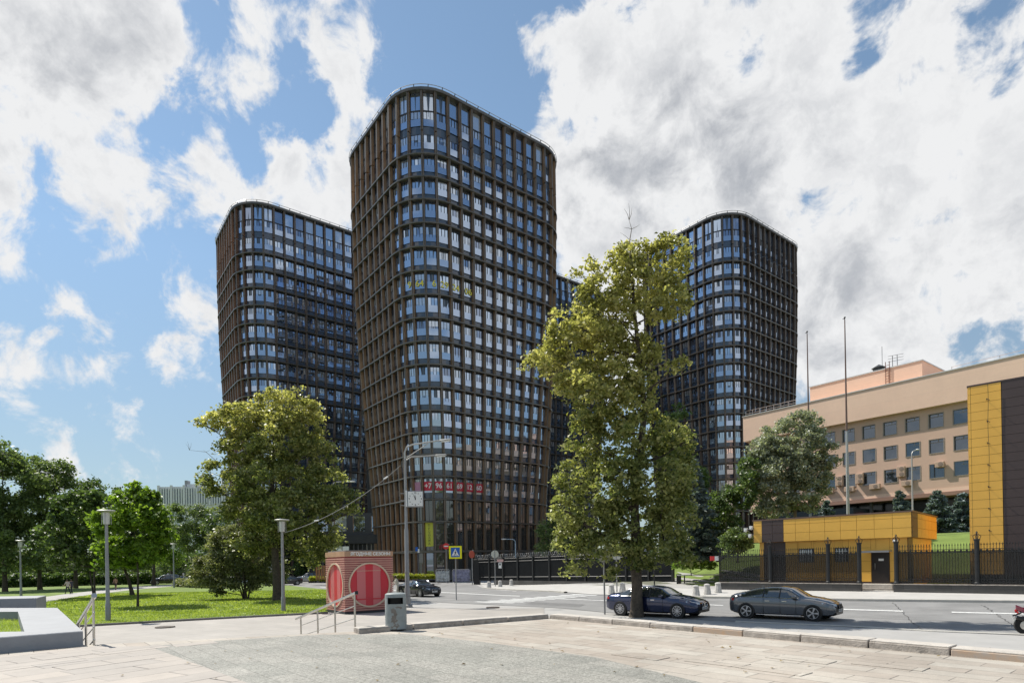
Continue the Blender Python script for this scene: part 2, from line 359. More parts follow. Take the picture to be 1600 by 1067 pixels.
sheet('asphalt_yard', [(-500, 903), (0, 899), (480, 897), (900, 896), (1300, 905)], [(-500, 990), (200, 985), (900, 990), (1300, 1040), (2600, 1200)], sidewalk_m, -.018, 70, 40)
ROADF = [(-350, 912), (100, 906), (300, 902), (480, 901), (600, 905.5), (740, 911.5), (756, 919), (870, 924.5), (925, 929), (1100, 934), (1340, 938.5), (1720, 943)]
ROADN = [(-350, 921), (100, 913), (300, 908), (440, 917), (560, 929), (640, 938), (720, 942), (870, 949), (957, 957), (1130, 970), (1340, 979), (1460, 986), (1600, 991.5), (1720, 997)]
sheet('road', ROADF, ROADN, asphalt, .0, 140, 24)
strip_line('kerb_far', [(756, 919), (870, 924.5), (884, 926)], .3, .12, curb_m)
strip_line('kerb_far_right', [(1000, 931), (1100, 934), (1340, 938.5), (1720, 943)], .3, .14, curb_m)
strip_line('kerb_near', [(1150, 970.5), (1340, 978.6), (1460, 985.6), (1600, 991), (1720, 996.5)], .18, .03, curb_m)
strip_line('kerb_tower', [(590, 905), (680, 908.5)], .25, .1, curb_m)
sheet('sidewalk_far', [(742, 906), (860, 912), (1000, 918), (1120, 921), (1340, 924), (1720, 925)], [(758, 918.5), (870, 924), (925, 928.5), (1100, 933.5), (1340, 938), (1720, 942.5)], mat('pale_sidewalk', (.46, .445, .42), .85, var=.12, vscale=1.2, bump=.2, bscale=60), .02, 60, 8)
# markings
def quadmark(name, pts, m=white_m, dz=.014):
    b = MB(); c = [PG(*p) for p in pts]; n = 6
    for i in range(n):
        a0, a1 = c[0].lerp(c[1], i/n), c[0].lerp(c[1], (i+1)/n); b0, b1 = c[3].lerp(c[2], i/n), c[3].lerp(c[2], (i+1)/n)
        b.face([(p.x, p.y, g(p.x, p.y)+dz) for p in (a0, a1, b1, b0)], m)
    return tag(b.build(name), kind='structure')
for i in range(9):
    t = i/8; xa, ya = 747+150*t, 940.5-11.5*t; ln = 62-22*t
    quadmark('crosswalk_stripe', [(xa-8, ya-.0), (xa+ln-8, ya+1.9-.5*t), (xa+ln-2, ya+.75-.2*t), (xa, ya-1.25+.1*t)])
quadmark('lane_line', [(500, 917), (690, 925.6), (690, 924.6), (500, 916.4)]); quadmark('lane_line', [(690, 925.6), (812, 931.5), (812, 930.5), (690, 924.6)])
quadmark('lane_line', [(868, 935.6), (1130, 946.3), (1130, 945.2), (868, 934.8)])
quadmark('lane_line', [(1318, 952.6), (1411, 955.6), (1411, 953.8), (1318, 950.9)]); quadmark('lane_line', [(1487, 957.2), (1640, 961), (1640, 959), (1487, 955.4)])
tar = mat('asphalt_patch', (.17, .168, .165), .8, var=.2, vscale=3, bump=.3, bscale=60); seam = mat('tar_seam', (.06, .06, .06), .6)
quadmark('asphalt_patch', [(1180, 962), (1300, 967), (1296, 961.5), (1178, 957)], tar, .006); quadmark('asphalt_patch', [(560, 924), (616, 928), (622, 924.5), (568, 921.2)], tar, .006); quadmark('asphalt_patch', [(820, 943), (905, 948), (915, 944), (832, 940)], tar, .006)
def seams():
    b = MB(); r_ = random.Random(11)
    for a, c in (((640, 931), (1130, 957)), ((1130, 957), (1660, 976)), ((900, 931), (1010, 955)), ((1395, 941), (1440, 983)), ((700, 914), (640, 934)), ((1535, 945), (1600, 986))):
        A_, C_ = PG(*a), PG(*c); n = 40; pts = [A_.lerp(C_, i/n)+Vector((r_.uniform(-.06, .06), r_.uniform(-.06, .06), 0)) for i in range(n+1)]
        d = (C_-A_).normalized(); w = Vector((-d.y, d.x, 0))*.014
        for p, q in zip(pts, pts[1:]): b.face([(p.x-w.x, p.y-w.y, g(p.x, p.y)+.010), (q.x-w.x, q.y-w.y, g(q.x, q.y)+.010), (q.x+w.x, q.y+w.y, g(q.x, q.y)+.010), (p.x+w.x, p.y+w.y, g(p.x, p.y)+.010)], seam)
    tag(b.build('tar_seams'), kind='structure')
seams()
# plaza ---------------------------------------------------------------
Z0 = 0.0
pk = [P(150, 1006.5, 0), P(300, 999, 0), P(565, 985.5, 0), P(858, 964.5, 0), P(1100, 983, 0), P(1350, 1006, 0), P(1640, 1032, 0)]
def plaza():
    b = MB(); edge = [Vector((-60, 13.0, 0)), Vector((-20, 13.6, 0))]+pk+[Vector((30, -8, 0))]
    poly = edge+[Vector((30, -30, 0)), Vector((-60, -30, 0))]
    b.face([(p.x, p.y, 0) for p in reversed(poly)], slab_m)
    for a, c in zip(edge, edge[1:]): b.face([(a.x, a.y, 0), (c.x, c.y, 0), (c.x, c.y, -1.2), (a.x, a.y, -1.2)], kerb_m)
    tag(b.build('plaza'), kind='structure')
plaza()
def pl(name, pts, m, dz):
    b = MB(); b.face([(q.x, q.y, dz) for q in (P(px, py, dz) for px, py in pts)], m); return tag(b.build(name), kind='structure')
pl('crumb_paving', [(60, 1400), (395, 1069), (232, 1009), (330, 1001), (500, 991), (640, 990), (760, 1003), (930, 1026), (1110, 1069), (1500, 1300)], crumb_m, .006)
pl('large_slab_paving', [(-900, 1400), (-200, 1030), (0, 1024), (150, 1008.5), (232, 1009), (395, 1069), (60, 1400)], slab2_m, .005)
# loose and sunken slabs: thin raised stones that cast the dark joints
def stones():
    b = MB()
    for k, (px, py, w, d, a) in enumerate([(1000, 1025, 1.0, .42, 48), (1250, 1030, 1.05, .42, 50), (1390, 1040, 1.0, .42, 49), (1210, 1047, 1.0, .4, 51), (1120, 1035, 1.0, .42, 47)]):
        p = P(px, py, 0); M = Matrix.Translation((p.x, p.y, 0)) @ Matrix.Rotation(R(-a), 4, 'Z') @ Matrix.Rotation(R(.45), 4, 'X')
        b.box((-w/2, -d/2, -.05), (w/2, d/2, .012), slab_m, M)
    for px, py, w, d, a in [(60, 1038, 1.4, .62, 57), (120, 1022, 1.4, .62, 57), (165, 1035, 1.5, .62, 57), (305, 1006, .9, .5, 40), (205, 1015, 1.4, .62, 57)]:
        p = P(px, py, 0); M = Matrix.Translation((p.x, p.y, 0)) @ Matrix.Rotation(R(a), 4, 'Z') @ Matrix.Rotation(R(.6), 4, 'X')
        b.box((-w/2, -d/2, -.05), (w/2, d/2, .012), slab2_m, M)
    tag(b.build('loose_slabs'), kind='structure')
stones()
rust_m = mat('rust_stain', (.34, .23, .15), .9, var=.4, vscale=5, vcol=(.35, .31, .27))
def plaza_kerb():
    top = [P(560, 981, .15), P(858, 958.5, .15), P(1640, 1023.5, .15)]
    def seg(a, c, nseg):
        d = (c-a); L = d.length; d.normalize(); s = Vector((d.y, -d.x, 0))
        for i in range(nseg):
            g0 = .012; p0 = a+d*(L*i/nseg+g0); p1 = a+d*(L*(i+1)/nseg-g0); j = random.uniform(-.012, .012)
            ang = math.atan2(d.y, d.x)+random.uniform(-.004, .004); M = Matrix.Translation((p0.x, p0.y, j)) @ Matrix.Rotation(ang, 4, 'Z'); l = (p1-p0).length
            mm = rust_m if (i in (4, 8, 9)) else kerb_m
            yield M, l, mm
    b = MB()
    for a, c, n in ((top[0], top[1], 4), (top[1], top[2], 9)):
        for M, l, mm in seg(a, c, n):
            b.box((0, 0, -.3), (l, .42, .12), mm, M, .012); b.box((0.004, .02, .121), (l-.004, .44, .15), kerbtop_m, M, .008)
    b.build('granite_kerb')
    tag(bpy.data.objects['granite_kerb'], kind='structure')
plaza_kerb()
# steps going down from the plaza to the lower walkway
def steps():
    b = MB(); a, c = P(150, 1006.5, 0), P(565, 985.5, 0)
    for i in range(6):
        z = -.95/7*(i+1); o0, o1 = GA*(.75*i), GA*(.75*(i+1)+.05)
        b.box((0, 0, 0), (1, 1, 1), kerbtop_m, None) if False else None
        q = [a+o0, c+o0, c+o1, a+o1]
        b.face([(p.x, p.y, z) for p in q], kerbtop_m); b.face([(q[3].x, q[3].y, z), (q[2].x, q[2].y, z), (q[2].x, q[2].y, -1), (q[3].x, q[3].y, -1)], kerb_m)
    tag(b.build('steps'), kind='structure')
steps()
sheet('walkway_lower', [(-200, 992), (150, 978), (330, 967), (513, 957.5), (660, 950), (850, 950)], [(-200, 1080), (150, 1060), (330, 1040), (513, 1012), (660, 992), (850, 975)], walkway, .004, 40, 16)
sheet('lawn', [(-420, 917), (0, 911), (150, 909.5), (300, 907), (430, 912), (520, 922)], [(-420, 1010), (150, 976.5), (330, 966.5), (420, 961.5), (470, 959.3), (512, 957)], grass_m, .03, 60, 40)
strip_line('lawn_kerb', [(-420, 1011), (150, 977.5), (330, 967.5), (512, 958)], .16, .11, darkcurb_m)
sheet('park_path', [(-60, 946), (60, 934), (110, 927), (200, 917.5), (268, 913)], [(-60, 958), (70, 941), (125, 931.5), (205, 921.5), (285, 914.5)], mat('park_path', (.40, .385, .36), .9, var=.1), .036, 24, 4)
sheet('verge_behind_road', [(-350, 890), (100, 886), (300, 888), (480, 893)], [(-350, 909), (100, 904), (300, 900.5), (480, 900)], grass_m, .03, 30, 20)
sheet('grass_bank', [(18, 110), (60, 75), (80, 50)], [(15.5, 49.5), (25, 47), (34, 40), (45, 30)], grass_m, .03, 50, 40, pix=False)
# ground grass blades as stuff
def in_poly(x, y, poly):
    c = np.zeros(len(x), bool); j = len(poly)-1
    for i in range(len(poly)):
        xi, yi = poly[i]; xj, yj = poly[j]
        with np.errstate(divide='ignore', invalid='ignore'):
            c ^= ((yi > y) != (yj > y)) & (x < (xj-xi)*(y-yi)/(yj-yi+1e-12)+xi)
        j = i
    return c
grassleaf = leafmat('grass_blades', (.17, .23, .035), (.29, .37, .06), (.44, .50, .12), .45)
def lawn_blades():
    poly = [PG(*p).xy[:] for p in [(-420, 917), (0, 911), (150, 909.5), (300, 907), (430, 912), (520, 922), (512, 957), (330, 966.5), (150, 976.5), (-420, 1010)]]
    path = [PG(*p).xy[:] for p in [(-60, 946), (60, 934), (110, 927), (200, 917.5), (268, 913), (285, 914.5), (205, 921.5), (125, 931.5), (70, 941), (-60, 958)]]
    V = []
    for n, (ymin, ymax), s in ((90000, (22, 38), 1.0), (70000, (36, 70), 1.8)):
        x = rng.uniform(-48, -8, n); y = rng.uniform(ymin, ymax, n); k = in_poly(x, y, poly) & ~in_poly(x, y, path); x, y = x[k], y[k]; n = len(x)
        cl = .5+.5*np.sin(x*1.3+np.sin(y*.9)*2)*np.sin(y*1.1+np.sin(x*.7))
        h = rng.uniform(.035, .09, n)*(.7+.6*cl)*s**.4; w = rng.uniform(.015, .03, n)*s; a = rng.uniform(0, 2*np.pi, n); tx = rng.normal(0, .035, n); ty = rng.normal(0, .035, n); z = np.full(n, -.92)
        V.append(np.stack([np.stack([x-w*np.cos(a), y-w*np.sin(a), z], 1), np.stack([x+w*np.cos(a), y+w*np.sin(a), z], 1), np.stack([x+tx, y+ty, z+h], 1)], 1).reshape(-1, 3))
    tag(fastmesh('lawn_grass', np.concatenate(V), 3, [grassleaf]), kind='stuff', label='short sunlit lawn grass around the young maples', cat='grass')
lawn_blades()
# ------------------------------------------------------------------ towers
edge_m = mat('fin_edge', (.19, .155, .125), .38, .35, var=.25, vscale=.4)
TLB, TLA, TR = 32.0, 27.0, 6.7
def plan_pts(nb):
    hb, ha, r = TLB/2-TR, TLA/2-TR, TR
    segs = [('l', (-hb, -ha-r), (hb, -ha-r), (0, -1)), ('a', (hb, -ha), -90), ('l', (hb+r, -ha), (hb+r, ha), (1, 0)), ('a', (hb, ha), 0),
            ('l', (hb, ha+r), (-hb, ha+r), (0, 1)), ('a', (-hb, ha), 90), ('l', (-hb-r, ha), (-hb-r, -ha), (-1, 0)), ('a', (-hb, -ha), 180)]
    lens = [2*hb, r*math.pi/2, 2*ha, r*math.pi/2]*2; T = sum(lens)
    def at(t):
        t = (t % 1)*T
        for s, l in zip(segs, lens):
            if t <= l:
                k = t/l
                if s[0] == 'l': return Vector((s[1][0]+(s[2][0]-s[1][0])*k, s[1][1]+(s[2][1]-s[1][1])*k, 0)), Vector((*s[3], 0))
                a = R(s[2]+90*k); return Vector((s[1][0]+r*math.cos(a), s[1][1]+r*math.sin(a), 0)), Vector((math.cos(a), math.sin(a), 0))
            t -= l
        return at(0)
    return at
Y2Z = lambda y: 1.75+(882-y)*91/F
BANDS = [898, 860, 812, 775.7, 739.2, 704.8, 670.2, 635.8, 599.9, 564.2, 528.3, 492.3, 456, 419.4, 383, 345.7, 309.6, 274.8, 239.4, 204.0, 138]
ZB = [Y2Z(y) for y in BANDS]; ZB[0] = -.6
SK = [(0, .842), (60, .846), (120, .857), (220, .897), (360, .948), (500, .984), (640, 1.0), (800, 1.0)]
def scale_at(z):
    k = (z-1.75)*F/91
    for (a, sa), (b, sb) in zip(SK, SK[1:]):
        if k <= b: return sa+(sb-sa)*max(0, (k-a))/(b-a)
    return 1
NB = 50
def project(p):
    D = p.y; u, v = p.x/D*F, -(p.z-CAMZ)/D*F; return CX+u*cr+v*sr, CY-u*sr+v*cr
def tower(cx, cy, label, fin_m, extras=False, seed=1, nwin=100):
    rnd = random.Random(seed); t = thing('apartment_tower', label, 'tower', (cx, cy, 0), G, 'rounded bronze apartment towers')
    Mw = Matrix.Translation((cx, cy, 0)) @ Matrix.Rotation(G, 4, 'Z'); at = plan_pts(NB); DEP = .60
    def pt(k, z, off=0):
        p, n = at(k/NB); q = p*scale_at(z)+n*off; return Vector((q.x, q.y, z)), n
    # inner wall with spandrels
    b = MB()
    zs = []
    for i in range(len(ZB)-1):
        zs += [ZB[i]]
    rows = [[pt(k, z, -DEP-.02)[0] for k in np.arange(0, NB, .5)] for z in ZB]
    b.grid(rows, span_m, True); b.face([p for p in rows[-1]], span_m)
    b.build('wall', t)
    # floor bands
    for i, z in enumerate(ZB[1:-1], 1):
        if i == len(ZB)-2: continue
        b = MB(); ks = np.arange(0, NB, .5); prof = [(-DEP, -.14), (.06, -.14), (.10, -.10), (.10, .06), (-.02, .12), (-DEP, .12)]
        if i == 1: prof = [(-DEP, -.22), (.06, -.22), (.10, -.18), (.10, .12), (-.02, .16), (-DEP, .16)]
        b.grid([[pt(k, z+dz, o)[0] for o, dz in prof] for k in list(ks)+[0]], band_m, True); o = b.build('floor_band', t, True)
    # roof edge
    b = MB(); zt = ZB[-1]; prof = [(-2.5, -.1), (-.1, -.35), (.12, -.3), (.16, .1), (0, .2), (-.5, .25), (-2.5, .3)]
    b.grid([[pt(k, zt+dz, o)[0] for o, dz in prof] for k in list(np.arange(0, NB, .5))+[0]], band_m, True); b.build('roof_edge', t, True)
    b = MB(); rail = mat('roof_rail', (.10, .10, .11), .4, .5)
    ring = [pt(k, zt+.42, .2)[0] for k in list(np.arange(0, NB, .5))+[0]]
    b.tube(ring, .045, steel, 6, False)
    for k in range(NB):
        p = pt(k+.5, zt+.12, .0)[0]; q = pt(k+.5, zt+.44, .2)[0]; b.tube([p, q], .07, rail, 5)
    b.build('roof_rail', t)
    b = MB(); b.lathe([(7.2, zt), (7.2, zt+1.9), (6.9, zt+2.2), (.1, zt+2.3)], mat('roof_plant', (.16, .16, .17), .5, .3), 28, (1.5, 5.0)); b.build('plant_room', t, True)
    b = MB(); b.tube([(-10, -6, zt), (-10, -6, zt+2.4)], .04, steel, 5); b.tube([(-10, -6, zt+1.6), (-9.6, -6, zt+2.0)], .12, whitep, 5); b.tube([(9, 6, zt), (9, 6, zt+4)], .03, steel, 5); b.build('roof_mast', t)
    # fins, one per bay, top to bottom
    for k in range(NB):
        b = MB()
        for i in range(len(ZB)-1):
            z0, z1 = ZB[i], ZB[i+1]
            if i > 0: z0 += .10
            z1 -= .12
            sh = 0
            (p0, n), (p1, _) = pt(k+sh, z0), pt(k+sh, z1)
            T_ = Vector((-n.y, n.x, 0))
            for s_ in (-1, 1):      # a pair of blades with a dark joint between
                rows = []
                for p in (p0, p1):
                    c = p+T_*s_*.10; rows.append([c-T_*.05-n*DEP, c+T_*.05-n*DEP, c+T_*.05-n*.06, c-T_*.05-n*.06])
                b.grid(rows, fin_m, True, True); b.grid([[r[3], r[2], r[2]+n*.06, r[3]+n*.06] for r in rows], edge_m, True, True)
            rows = [[p-T_*.06-n*DEP, p+T_*.06-n*DEP, p+T_*.06-n*.1, p-T_*.06-n*.1] for p in (p0, p1)]
            b.grid(rows, wframe, True)
        b.build('fin', t)
    # windows
    wins = []
    for i in range(len(ZB)-1):
        z0, z1 = ZB[i], ZB[i+1]; shop = i < 3
        for k in range(NB):
            (a0, n0), (a1, n1) = pt(k, (z0+z1)/2, -DEP), pt(k+1, (z0+z1)/2, -DEP); wd = (a1-a0).length
            mid = Mw @ ((a0+a1)/2); nn = (Mw.to_3x3() @ ((n0+n1)/2)).normalized(); vd = (Vector((0, 0, CAMZ))-mid); D = vd.length
            area = max(0, nn.dot(vd.normalized()))/D/D*(z1-z0)*wd
            wins.append((area, i, k))
    key = lambda w: -w[0]
    wins.sort(key=key); rest = MB(); info = {}
    for idx, (area, i, k) in enumerate(wins):
        z0, z1 = ZB[i], ZB[i+1]; b = MB() if idx < nwin else rest
        zl, zh = z0+(.98 if i >= 3 else .18), z1-.26
        if i >= 3 and i < 18: pass
        blind = rnd.random()
        def q(f, z, off, k=k):
            (a0, n), (a1, n1) = pt(k, z, -DEP), pt(k+1, z, -DEP); d = (a1-a0); nn = ((n+n1)/2).normalized(); w = d.length; u = (.18+f*(w-.36))/w
            return a0+d*u+nn*off
        r = rnd.random(); h = zh-zl
        if i < 3: gm = g_shop if rnd.random() < .85 else g_drk
        else:
            gm = g_ref if r < .62 else (g_cur if r < .84 else g_drk)
        top = i == 19
        def pane(f0, f1, za, zb, m, off, jit=0):
            j0, j1 = rnd.gauss(0, .006), rnd.gauss(0, .018)
            b.face([q(f0, za, off), q(f1, za, off+j0+jit), q(f1, zb, off+j0+j1+jit), q(f0, zb, off+j1)], m)
        if i < 3:
            pane(0, 1, zl, zh, gm, .06); bars = [(0, .05, zl, zh), (.95, 1, zl, zh), (.48, .52, zl, zh)] if i else [(0, .05, zl, zh), (.95, 1, zl, zh)]
            if i == 1: bars.append((0, 1, zl+h*.62, zl+h*.64))
        else:
            hh = min(h, 2.25) if not top else 2.3
            pane(0, .31, zl, zl+hh, gm, .05); 
            opened = rnd.random() < .10
            pane(.36, .64, zl, zl+hh, gm if not opened else g_drk, .05, 0 if not opened else -.0)
            pane(.69, 1, zl, zl+hh, gm if rnd.random() < .85 else g_cur, .05)
            if blind < .16: pane(.03, .97, zl+hh*(.45+blind*2.4), zl+hh, g_cur, .07)
            elif blind > .93: pane(.36, .98, zl+hh*.45, zl+hh, g_drk, .07)
            pane(.02, .98, zl+.02, zl+hh*.46, g_rail, .13)
            bars = [(0, .04, zl, zl+hh), (.31, .36, zl, zl+hh), (.64, .69, zl, zl+hh), (.96, 1, zl, zl+hh), (0, 1, zl+hh-.07, zl+hh), (0, 1, zl, zl+.07)]
            if top:
                pane(0, 1, zl+hh+.12, zh-.1, gm, .05); bars += [(0, 1, zl+hh, zl+hh+.14), (0, .05, zl+hh, zh), (.95, 1, zl+hh, zh)]
        for f0, f1, za, zb in bars:
            A4 = [q(f0, za, .11), q(f1, za, .11), q(f1, zb, .11), q(f0, zb, .11)]; b.face(A4, wframe)
            b.face([q(f0, za, .05), q(f0, zb, .05), A4[3], A4[0]], wframe); b.face([q(f1, za, .05), q(f1, zb, .05), A4[2], A4[1]], wframe)
        if idx < nwin: b.build('window', t)
        if extras: info[(i, k)] = (q, zl, zh)
    o = rest.build('window', t); o['kind'] = 'stuff'
    return t, info, Mw
T1, I1, M1 = tower(-9.17, 107.5, 'tallest nearest bronze tower with phone numbers on its windows', bronze, True, 1)
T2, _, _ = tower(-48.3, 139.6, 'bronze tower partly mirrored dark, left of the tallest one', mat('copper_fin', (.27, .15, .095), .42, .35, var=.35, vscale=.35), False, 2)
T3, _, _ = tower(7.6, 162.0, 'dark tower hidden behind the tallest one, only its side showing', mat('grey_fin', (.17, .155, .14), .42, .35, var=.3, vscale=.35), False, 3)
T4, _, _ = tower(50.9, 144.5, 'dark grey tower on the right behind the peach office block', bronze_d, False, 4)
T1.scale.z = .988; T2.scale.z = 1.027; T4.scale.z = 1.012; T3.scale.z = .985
def near_win(i, px):
    best = None
    for (ii, k), (q, zl, zh) in I1.items():
        if ii != i: continue
        p = M1 @ q(.5, zl, .2)
        n = (M1 @ q(.5, zl, 1.2)-p)
        if n.dot(Vector((0, 0, p.z))-p) < 0: continue
        d = abs(project(p)[0]-px)
        if best is None or d < best[0]: best = (d, q, zl, zh, k)
    return best[1:]
yel = mat('yellow_digits', (.80, .72, .10), .5); redsq = mat('red_square', (.50, .02, .05), .5); fadedsq = mat('faded_square', (.45, .22, .33), .6)
for px, s, sh in ((645, '9', .66), (661, '64', .5), (683, '6', .7), (702, '29', .5), (720, '24', .45), (738, '06', .6)):
    q, zl, zh, k = near_win(12, px); a, c = q(0, zl, .2), q(1, zl, .2)
    o = q(sh, zl+.75, .22); text('painted_digits', s, 1.35, yel, T1, frame(o, c-a, (0, 0, 1)), .01, wt=.012)
for px, s in ((659, ''), (675, '+7'), (691, '96'), (708, '61'), (723, '69'), (738, '12'), (753, '60')):
    q, zl, zh, k = near_win(3, px); a, c = q(0, zl, .2), q(1, zl, .2)
    b = MB(); b.face([q(.02, zl+.35, .2), q(.98, zl+.35, .2), q(.98, zl+1.75, .2), q(.02, zl+1.75, .2)], redsq if s else fadedsq)
    o = b.build('number_square', T1)
    if s: text('digits', s, 1.12, whitep, o, frame(q(.5, zl+1.05, .23), c-a, (0, 0, 1)), .01, wt=.02, sx=.92)
q, zl, zh, k = near_win(1, 677)
b = MB(); b.face([q(0, zh-3.6, .25), q(1, zh-3.6, .25), q(1, zh+.1, .25), q(0, zh+.1, .25)], mat('lime_banner', (.50, .52, .06), .6)); ban = b.build('banner', T1)
for j, ch in enumerate('ПРОДАЖА'):
    text('banner_letter', ch, .5, mat('banner_ink', (.05, .06, .03), .6), ban, frame(q(.5, zh-.35-.47*j, .28), q(1, zl, 0)-q(0, zl, 0), (0, 0, 1)), .005)
# low entrance building between the two left towers
def podium():
    o = P(505, 905, -.95)
    t = thing('entrance_pavilion', 'dark low entrance building between the two left towers', 'building', (-27, 104, -.95), R(12))
    dk = mat('podium_dark', (.016, .017, .019), .35, var=.3)
    b = MB(); b.box((-8, 0, 6.6), (9.5, 14, 8.2), dk, None, .05); b.build('canopy', t)
    b = MB(); b.box((-8, 1.2, 0), (9.5, 13, 6.6), mat('podium_glass_wall', (.02, .022, .026), .15)); b.build('wall', t)
    for i in range(24): b = MB(); b.box((-7.8+.74*i, .5, 0), (-7.62+.74*i, 1.0, 6.6), mat('podium_slat', (.20, .18, .15), .5) if i > 12 else mat('podium_slat_dark', (.06, .06, .06), .5)); b.build('slat', t)
    b = MB(); b.box((-8, 1, 8.2), (9.5, 13, 12), mat('podium_upper', (.03, .031, .035), .3)); b.box((2, 4, 12), (13, 13, 40), dk); b.build('upper_storey', t)
    for i in range(5):
        b = MB(); b.box((-6.5+3.1*i, .9, 8.8), (-4.6+3.1*i, .98, 11.4), g_cur if i == 1 else g_drk); b.box((-6.6+3.1*i, .86, 8.7), (-6.5+3.1*i, 1.0, 11.5), bronze); b.build('window', t)
podium()
def bed():
    t = thing('planting_bed', 'bright yellow-green clipped low hedge along the tallest tower foot', 'hedge', PG(640, 905), G)
    return t
# ------------------------------------------------------------------ peach office block
def office():
    t = thing('office_block', 'peach panelled office block with three rows of square windows', 'building', (55, 80, 0), G)
    peach = paving('peach_panels', (.78, .54, .405), (.80, .565, .425), (.62, .42, .315), 1.36, 40, (R(90), 0, R(90)), 0, .01, .05, 0, panel=.7)
    plain = mat('peach_plain', (.79, .555, .415), .7, var=.05, vscale=.4); soff = mat('rust_beam', (.30, .17, .125), .7); cap = mat('roof_flashing', (.62, .60, .57), .4, .4)
    zr, zb, zs = 25.35, 21.25, 10.55
    b = MB()
    # wall with real openings
    rows = [12.9, 16.15, 19.5]; ww, wh = 1.62, 1.78
    cols = [4.0+2.73*k for k in range(-12, 7)]
    ys = [-30]; 
    for c in cols: ys += [c-ww/2, c+ww/2]
    ys.append(25.0); zz = [zs]
    for r in rows: zz += [r-wh/2, r+wh/2]
    zz.append(zb)
    for i in range(len(ys)-1):
        for j in range(len(zz)-1):
            if i % 2 == 1 and j % 2 == 1: continue
            b.face([(0, ys[i], zz[j]), (0, ys[i+1], zz[j]), (0, ys[i+1], zz[j+1]), (0, ys[i], zz[j+1])], peach)
    b.face([(0, 25, zs), (14, 25, zs), (14, 25, zb), (0, 25, zb)], plain)
    b.box((-.05, -30, zs-.5), (14, 25.0, zs-.003), plain); b.box((-.3, -30, zs-1.0), (14, 25, zs-.503), soff)
    b.build('wall', t)
    b = MB(); b.box((-.8, -30, zb), (16, 25.7, zr), peach); b.build('parapet', t)
    b = MB(); b.box((-.9, -30, zr), (-.4, 25.8, zr+.12), cap); b.build('flashing', t)
    wf = mat('window_trim', (.33, .27, .22), .5); n = 0
    og = glassmat('office_glass', (.36, .42, .50), (.014, .018, .022), .28)
    for r in rows:
        for c in cols:
            if n >= 100: break
            n += 1; f = MB(); y0, y1, z0, z1 = c-ww/2, c+ww/2, r-wh/2, r+wh/2
            for lo, hi in (((-.04, y0-.08, z0-.08), (.35, y0+.003, z1+.08)), ((-.04, y1-.003, z0-.08), (.35, y1+.08, z1+.08)), ((-.04, y0, z1-.003), (.35, y1, z1+.08)), ((-.06, y0-.0, z0-.08), (.35, y1, z0+.003))): f.box(lo, hi, wf)
            fo = f.build('window', t)
            p = MB(); j = random.gauss(0, .05); p.face([(.2, y0, z0), (.2+j, y1, z0), (.2+j, y1, z1), (.2, y0, z1)], og)
            p.box((.16, y0+ww*.0+.03, z1-.42), (.19, y1-.03, z1-.36), wf); p.box((.16, c-.2, z1-.4), (.19, c-.14, z1-.02), wf)
            if random.random() < .4: p.box((.3, y0+.1, z0), (.34, c, z1), whitep)
            p.build('pane', fo)
    ac = mat('ac_casing', (.52, .36, .26), .6)
    def acu(y, z, w=1.0, h=.72):
        b = MB(); b.box((-.55, y-w/2, z), (-.12, y+w/2, z+h), ac, None, .03); b.box((-.12, y-w/2+.1, z-.06), (0, y+w/2-.1, z-.0), ac); b.box((-.5, y-w/2+.1, z-.06), (0, y-w/2+.15, z-.01), ac)
        b.lathe([(.26, 0), (.28, .02), (.05, .03)], mat('ac_grille', (.25, .18, .14), .6), 14, M=Matrix.Translation((-.55, y-.12, z+h/2)) @ Matrix.Rotation(R(-90), 4, 'Y')); b.build('air_conditioner', t)
    for y, z in ((2.6, 12.6), (2.6, 13.3), (7.9, 12.3), (7.9, 13.0), (10.7, 12.3), (10.7, 13.0), (-.1+2.0, 11.3), (5.9, 11.3), (9.3, 11.3), (12.2, 11.4), (-2.9+1.0, 13.3)):
        acu(y, z, 1.0 if z > 12 else 1.35)
    # rooftop storey, ladder, aerials, handrails
    b = MB(); b.box((3, 1.0, zr), (15, 16.4, 28.6), peach); b.box((2.9, .9, 28.6), (15.1, 16.5, 28.75), cap); b.build('roof_storey', t)
    b = MB(); lad = mat('ladder_brown', (.22, .10, .07), .6)
    for dy in (0, .5): b.tube([(2.85, 5+dy, zr), (2.85, 5+dy, 29.6)], .05, lad, 5)
    for k in range(10): b.tube([(2.85, 5, zr+.3+.38*k), (2.85, 5.5, zr+.3+.38*k)], .035, lad, 4)
    b.build('ladder', t)
    b = MB(); b.tube([(3.6, 6.2, 28.7), (3.6, 6.2, 32.2)], .03, wframe, 4)
    for dy in (4.4, 5.0): b.tube([(4, dy, 28.7), (4, dy, 30.6)], .04, wframe, 4)
    for z in (29.7, 30.1, 30.5): b.tube([(4, 3.6, z), (4, 5.6, z+.15)], .025, wframe, 4)
    b.build('aerial', t)
    b = MB(); b.lathe([(.8, 28.7), (.75, 29.3), (.95, 29.35), (.2, 29.8), (.02, 29.9)], mat('vent_dark', (.05, .05, .05), .5), 14, (4.2, 6.9)); b.build('roof_vent', t, True)
    b = MB()
    for z in (zr+.55, zr+1.0): b.tube([(-.3, 17, z), (-.3, 25.5, z)], .035, steel, 5)
    for k in range(8): b.tube([(-.3, 17+1.21*k, zr+.1), (-.3, 17+1.21*k, zr+1.0)], .035, steel, 5)
    b.build('handrail', t); b = MB()
    b.tube([(1, -30, zr+1.3), (1, -3, zr+.9)], .025, steel, 4)
    for k in range(6): b.tube([(1, -3-5*k, zr), (1, -3-5*k, zr+.95+.07*k)], .03, steel, 4)
    b.build('handrail', t)
    # recessed lobby
    b = MB(); b.box((3.2, -30, 2.5), (13, 20, zs-1.0), mat('lobby_dark', (.012, .013, .014), .15)); b.build('lobby', t)
